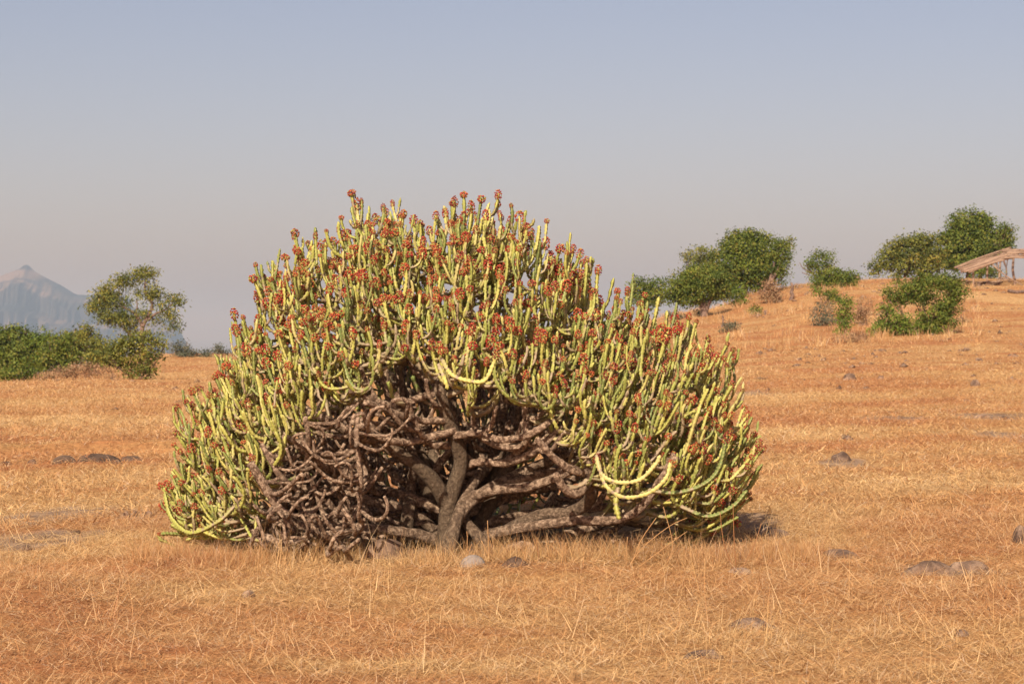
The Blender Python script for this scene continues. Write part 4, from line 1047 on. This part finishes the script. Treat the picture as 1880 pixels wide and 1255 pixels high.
# low stone wall under the shed
wallo = empty('stone_wall', tuple(at_depth(1800, SD + 1.5)), 'low rubble wall of brown stones between the shed posts', 'wall')
wb = at_depth(1800, SD + 1.5)
for k in range(26):
    x = 1768 + (k % 13) * 5.6 + rp.uniform(-1, 1) + (2.8 if k > 12 else 0); row = k // 13
    p = at_depth(x, SD + 1.5)
    D = sphere_pts(26) ; 
    nu, nv = 8, 5
    u = np.linspace(0, 2 * math.pi, nu, endpoint=False); v = np.linspace(0, math.pi, nv); U, Vv = np.meshgrid(u, v)
    A = np.stack([np.cos(U) * np.sin(Vv), np.sin(U) * np.sin(Vv), np.cos(Vv)], -1) * np.array([.11, .13, .075]) * rp.uniform(.85, 1.25)
    idx = np.arange(nu * nv).reshape(nv, nu); nx = np.roll(idx, -1, 1)
    Qq = np.stack([idx[:-1], idx[1:], nx[1:], nx[:-1]], -1).reshape(-1, 4)
    o = link('stone', new_mesh('stone', A.reshape(-1, 3), Qq), rock_mat, wallo)
    o.location = (p[0] - wb[0], rp.uniform(-.05, .05), p[2] - wb[2] + .06 + row * .12); o.rotation_euler = (0, rp.uniform(-.2, .2), rp.uniform(0, 3))
fl = W(1850, 533, SD - 9); 
def log_(pts, r, label, seed):
    A = np.array([[*ground_hit(x, y), r] for x, y in pts]); A[:, 2] += r * .8; o0 = A[0, :3].copy(); A[:, :3] -= o0
    c = catmull(A, .15); v, q, t_ = tube(c[:, :3], c[:, 3], 7)
    o = link('fallen_log', new_mesh('fallen_log', v, q, t_), twig_mat); o.location = tuple(o0); tag(o, label, 'log')
log_([(1852, 537), (1868, 539), (1890, 537)], .09, 'dark fallen log on the slope in front of the stick shed', 2)

# ------------------------------------------------------------------ dry grass
grass_mat, nt_, b = mat_base('straw', 0.75, 0.15)
base_c = straw_color(nt_)
rnd = objrand(nt_)
_, ra, rb, rc = vcol(nt_)
c1 = mix(nt_, ra, base_c, ramp(nt_, rc, [(0.0, (0.36, 0.15, 0.06)), (0.45, (0.54, 0.31, 0.13)), (0.8, (0.72, 0.50, 0.25)), (1.0, (0.50, 0.40, 0.30))]))
c2 = mix(nt_, 0.5, c1, ramp(nt_, rnd, [(0, (0.50, 0.44, 0.40)), (0.25, (0.88, 0.85, 0.82)), (1, (1.18, 1.18, 1.18))]), 'MULTIPLY')
nt_.links.new(c2, b.inputs['Base Color'])
tr = nt_.nodes.new('ShaderNodeBsdfTranslucent'); nt_.links.new(c2, tr.inputs[0])
ms = nt_.nodes.new('ShaderNodeMixShader'); ms.inputs[0].default_value = 0.25
nt_.links.new(b.outputs[0], ms.inputs[1]); nt_.links.new(tr.outputs[0], ms.inputs[2]); nt_.links.new(ms.outputs[0], nt_.nodes['Material Output'].inputs['Surface'])

def tuft(seed, n, spread, hmin, hmax, width, flat, curl=.5, segs=3):
    r_ = np.random.default_rng(seed); acc = Acc()
    for k in range(n):
        a = r_.random() * 2 * math.pi; q = math.sqrt(r_.random()) * spread
        p = np.array([math.cos(a) * q, math.sin(a) * q, -.005])
        L = r_.uniform(hmin, hmax); az = r_.random() * 2 * math.pi; tilt = np.clip(r_.normal(flat, .3), 0.02, 1.5)
        w = width * r_.uniform(.6, 1.3); side_a = r_.random() * math.pi
        side = np.array([math.cos(side_a), math.sin(side_a), r_.normal(0, .3)])
        V_ = []
        cur = p.copy()
        for j in range(segs + 1):
            t = j / segs; ww = w * (1 - t * .85)
            V_.append(cur - side * ww * .5); V_.append(cur + side * ww * .5)
            tl = tilt + curl * t * r_.uniform(.5, 1.5)
            cur = cur + np.array([math.cos(az) * math.sin(tl), math.sin(az) * math.sin(tl), max(math.cos(tl), -.1)]) * L / segs
        Q_ = [(2 * j, 2 * j + 1, 2 * j + 3, 2 * j + 2) for j in range(segs)]
        c_ = np.zeros((len(V_), 3)); c_[:, 0] = r_.random() ** .8; c_[:, 2] = r_.random()
        V_ = np.array(V_); V_[:, 2] = np.maximum(V_[:, 2], .002)
        acc.add(V_, Q_, None, c_)
    me = acc.mesh('grass_tuft', False); me.materials.append(grass_mat)
    return bpy.data.objects.new('grass_tuft', me)

def scatter(name, protos, P, scale, rot, label):
    c = bpy.data.collections.new(name + '_tufts')
    for k, o in enumerate(protos): o.name = 'tuft_%02d' % k; c.objects.link(o)
    me = bpy.data.meshes.new(name); me.vertices.add(len(P)); me.vertices.foreach_set('co', np.asarray(P, np.float32).ravel())
    at = me.attributes.new('sc', 'FLOAT', 'POINT'); at.data.foreach_set('value', np.asarray(scale, np.float32))
    at = me.attributes.new('rot', 'FLOAT_VECTOR', 'POINT'); at.data.foreach_set('vector', np.asarray(rot, np.float32).ravel())
    o = link(name, me); tag(o, label, 'grass', kind='stuff')
    ng = bpy.data.node_groups.new(name, 'GeometryNodeTree')
    ng.interface.new_socket('Geometry', in_out='INPUT', socket_type='NodeSocketGeometry')
    ng.interface.new_socket('Geometry', in_out='OUTPUT', socket_type='NodeSocketGeometry')
    n = ng.nodes; l = ng.links
    gi = n.new('NodeGroupInput'); go = n.new('NodeGroupOutput'); m2p = n.new('GeometryNodeMeshToPoints'); iop = n.new('GeometryNodeInstanceOnPoints')
    ci = n.new('GeometryNodeCollectionInfo'); ci.inputs['Collection'].default_value = c; ci.inputs['Separate Children'].default_value = True; ci.inputs['Reset Children'].default_value = True
    iop.inputs['Pick Instance'].default_value = True
    a1 = n.new('GeometryNodeInputNamedAttribute'); a1.data_type = 'FLOAT'; a1.inputs['Name'].default_value = 'sc'
    a2 = n.new('GeometryNodeInputNamedAttribute'); a2.data_type = 'FLOAT_VECTOR'; a2.inputs['Name'].default_value = 'rot'
    e2r = n.new('FunctionNodeEulerToRotation')
    l.new(gi.outputs[0], m2p.inputs[0]); l.new(m2p.outputs[0], iop.inputs['Points']); l.new(ci.outputs[0], iop.inputs['Instance'])
    l.new(a1.outputs[0], iop.inputs['Scale']); l.new(a2.outputs[0], e2r.inputs[0]); l.new(e2r.outputs[0], iop.inputs['Rotation'])
    l.new(iop.outputs[0], go.inputs[0])
    md = o.modifiers.new('scatter', 'NODES'); md.node_group = ng
    return o

def polar_pts(n, d0, d1, half=R(18.5)):
    d = np.sqrt(rng.random(n) * (d1 ** 2 - d0 ** 2) + d0 ** 2); a = rng.uniform(-half, half, n)
    x = d * np.sin(a); y = d * np.cos(a)
    return x, y
UNDER = lambda x, y: (np.abs(x + .30) < 1.5) & (y > 11.35 + .12 * np.sin(x * 5) - .0 * x) & (y < 13.6)
def place(n, d0, d1, keep_bare=.3, clump=0.0, seed=0, s0=.8, s1=1.3, tiltm=.15):
    x, y = polar_pts(n, d0, d1)
    bmk = bare_mask(x, y)
    k = (rng.random(n) > bmk * (1 - keep_bare))
    for rx_, ry_, ra_, rb_ in ROCKS: k &= ((x - rx_) / ra_) ** 2 + ((y - ry_) / rb_) ** 2 > .8
    ly = 21.7
    k &= ~((x > -6.1) & (x < -3.3) & (np.abs(y - 21.55) < .16))
    k &= ~(UNDER(x, y) & (rng.random(n) < .93))
    if clump > 0: k &= (fbm(x * 1.3, y * 1.3, 90 + seed, 3) + rng.normal(0, .08, n)) > clump
    x = x[k]; y = y[k]; z = terrain(x, y)
    m = len(x)
    return np.stack([x, y, z - .004], -1), rng.uniform(s0, s1, m), np.stack([rng.normal(0, tiltm, m), rng.normal(0, tiltm, m), rng.random(m) * 6.28], -1)

near = [tuft(k, 44, .11, .03, .08, .0032, 1.0, .6) for k in range(4)] + [tuft(10 + k, 36, .12, .04, .11, .0034, 1.2, .4) for k in range(3)] + [tuft(20 + k, 60, .10, .012, .035, .0040, 1.0, 1.2) for k in range(3)]
P0, S0, R0 = place(16500, 5.8, 15.0)
scatter('dry_grass', near, P0, S0, R0, 'short matted golden dry grass of the near field')
straws = [tuft(40 + k, 8, .12, .08, .24, .0026, 1.45, .12) for k in range(4)]
P0, S0, R0 = place(1700, 5.8, 16.0, clump=-.02)
scatter('fallen_straw', straws, P0, S0, R0, 'long pale straws lying flat over the near field')
stalks = [tuft(50 + k, 7, .08, .12, .30, .0022, .22, .25) for k in range(4)]
P0, S0, R0 = place(1100, 7.0, 19.0, clump=.06, seed=3)
scatter('grass_stalks', stalks, P0, S0, R0, 'thin upright dry stalks standing above the short grass')
mid = [tuft(60 + k, 46, .22, .03, .10, .0075, 1.05, .6, 2) for k in range(6)]
P0, S0, R0 = place(21000, 14.0, 45.0)
scatter('far_grass', mid, P0, S0, R0, 'golden and rust dry grass of the middle field')
farp = [tuft(70 + k, 44, .50, .04, .13, .020, 1.0, .5, 2) for k in range(5)]
P0, S0, R0 = place(27000, 42.0, 135.0, s0=.5, s1=1.0)
scatter('hill_grass', farp, P0, S0, R0, 'pale dry grass covering the far slope and ridge')
x, y = polar_pts(3200, 62, 118); m_ = (x > .03 * y) & (x < .235 * y) & (fbm(x * .12, y * .12, 505, 3) > .03); x = x[m_]; y = y[m_]
scatter('tall_grass', [tuft(100 + k, 22, .22, .18, .48, .022, .35, .35, 2) for k in range(4)], np.stack([x, y, terrain(x, y)], -1), rng.uniform(.5, 1.1, len(x)), np.stack([rng.normal(0, .08, len(x)), rng.normal(0, .08, len(x)), rng.random(len(x)) * 6], -1), 'taller dry brown grass clumps on the hill slope among the shrubs')
# fringe of taller grass along the front of the bush
n = 520
xs = rng.uniform(-2.15, 1.75, n); ys = 11.3 + .14 * np.sin(xs * 5) + rng.normal(0, .12, n); ys = ys + .03
k = np.ones(n, bool)
for rx_, ry_, ra_, rb_ in ROCKS: k &= ~((np.abs(xs - rx_) < ra_ * 1.1) & (ys < ry_ + .05) & (ys > ry_ - .35))
xs = xs[k]; ys = ys[k]; n = len(xs)
P0 = np.stack([xs, ys, terrain(xs, ys)], -1)
scatter('grass_fringe', [tuft(80 + k, 26, .09, .06, .19, .0028, .45, .5) for k in range(4)], P0, rng.uniform(.6, 1.1, n), np.stack([rng.normal(0, .1, n), rng.normal(0, .1, n), rng.random(n) * 6], -1), 'taller dry grass along the front foot of the bush')

n = 2600
x, y = polar_pts(n, 17, 125); m_ = (x > .12 * y + .2) | (rng.random(n) < .25); m_ &= fbm(x * .25, y * .25, 404, 3) > -.02; x = x[m_]; y = y[m_]
pa = Acc()
for a_, b_ in zip(x, y):
    sz = rng.uniform(.025, .07) * (1 + b_ / 60) ; zz = float(terrain(a_, b_))
    v = OCT * sz * rng.uniform(.6, 1.3, 3) * np.array([1, 1, .55]) + rng.normal(0, sz * .12, (6, 3)); pa.add(v + np.array([a_, b_, zz + sz * .12]), None, OCF)
po = link('pebbles', pa.mesh('pebbles'), rock_mat); tag(po, 'small dark stones strewn over the far field and slope', 'pebbles', kind='stuff')

n = 190
hc = ground_hit(1222, 1032)
hx_ = hc[0] + rng.normal(0, .16, n); hy_ = hc[1] + rng.normal(0, .10, n)
hz2 = terrain(hx_, hy_) + rng.random(n) * .09 * np.exp(-((hx_ - hc[0]) / .22) ** 2)
scatter('dry_litter', [tuft(90 + k, 16, .07, .05, .14, .0032, 1.15, .9) for k in range(4)], np.stack([hx_, hy_, hz2], -1), rng.uniform(.7, 1.2, n), np.stack([rng.normal(0, .5, n), rng.normal(0, .5, n), rng.random(n) * 6], -1), 'heap of tangled dry grey grass at the right foot of the bush')

def stalk_plant(px, d, pts, label, seed):
    """reddish dry weed stalks that rise in front of the dark hollow"""
    b0 = at_depth(px, d); acc = Acc()
    for lp in pts:
        A = np.array([[*(W(x, y, d) - b0 + np.array([0, 0, 0])), .0028 - .0004 * k] for k, (x, y) in enumerate(lp)]); A[:, 3] = np.maximum(A[:, 3], .0012)
        A[0, 2] = -.01
        c = catmull(A, .03); v, q, t_ = tube(c[:, :3], c[:, 3], 4); acc.add(v, q, t_, np.tile([1.0, 0, .1 + .3 * (seed % 3) / 2], (len(v), 1)))
    o = link('weed_stalk', acc.mesh('weed_stalk'), grass_mat); o.location = tuple(b0); tag(o, label, 'weed'); return o
stalk_plant(852, 11.25, [[(850, 1040), (858, 1000), (857, 975)], [(852, 1038), (860, 1015), (866, 998)]], 'pale forked dry stalks beside the main trunk', 1)
stalk_plant(898, 11.2, [[(900, 1042), (897, 1000), (895, 955)], [(903, 1042), (892, 1010), (884, 992)]], 'reddish tall stalk standing over the brown shaded rock', 2)
stalk_plant(988, 11.2, [[(990, 1040), (987, 1010), (985, 990)]], 'single dark stalk in front of the dark hollow', 3)
stalk_plant(1035, 11.15, [[(1035, 1045), (1033, 1015), (1032, 994)], [(1039, 1045), (1038, 1015), (1039, 995)]], 'two short orange stalks side by side before the hollow', 2)
stalk_plant(1190, 10.9, [[(1150, 1060), (1180, 1005), (1230, 965), (1262, 950)], [(1155, 1060), (1178, 990), (1205, 950)], [(1165, 1060), (1200, 1020), (1240, 990), (1262, 975)], [(1220, 1060), (1235, 1000), (1218, 930)], [(1150, 1060), (1150, 1020), (1152, 985)]], 'orange arching weed stalks at the right foot of the bush', 2)
stalk_plant(1352, 10.95, [[(1352, 1050), (1348, 990), (1346, 925)], [(1360, 1050), (1385, 1000), (1398, 960)], [(1350, 1050), (1330, 1000), (1322, 940)]], 'thin tall straw stalks right of the bush by the flat slab', 3)
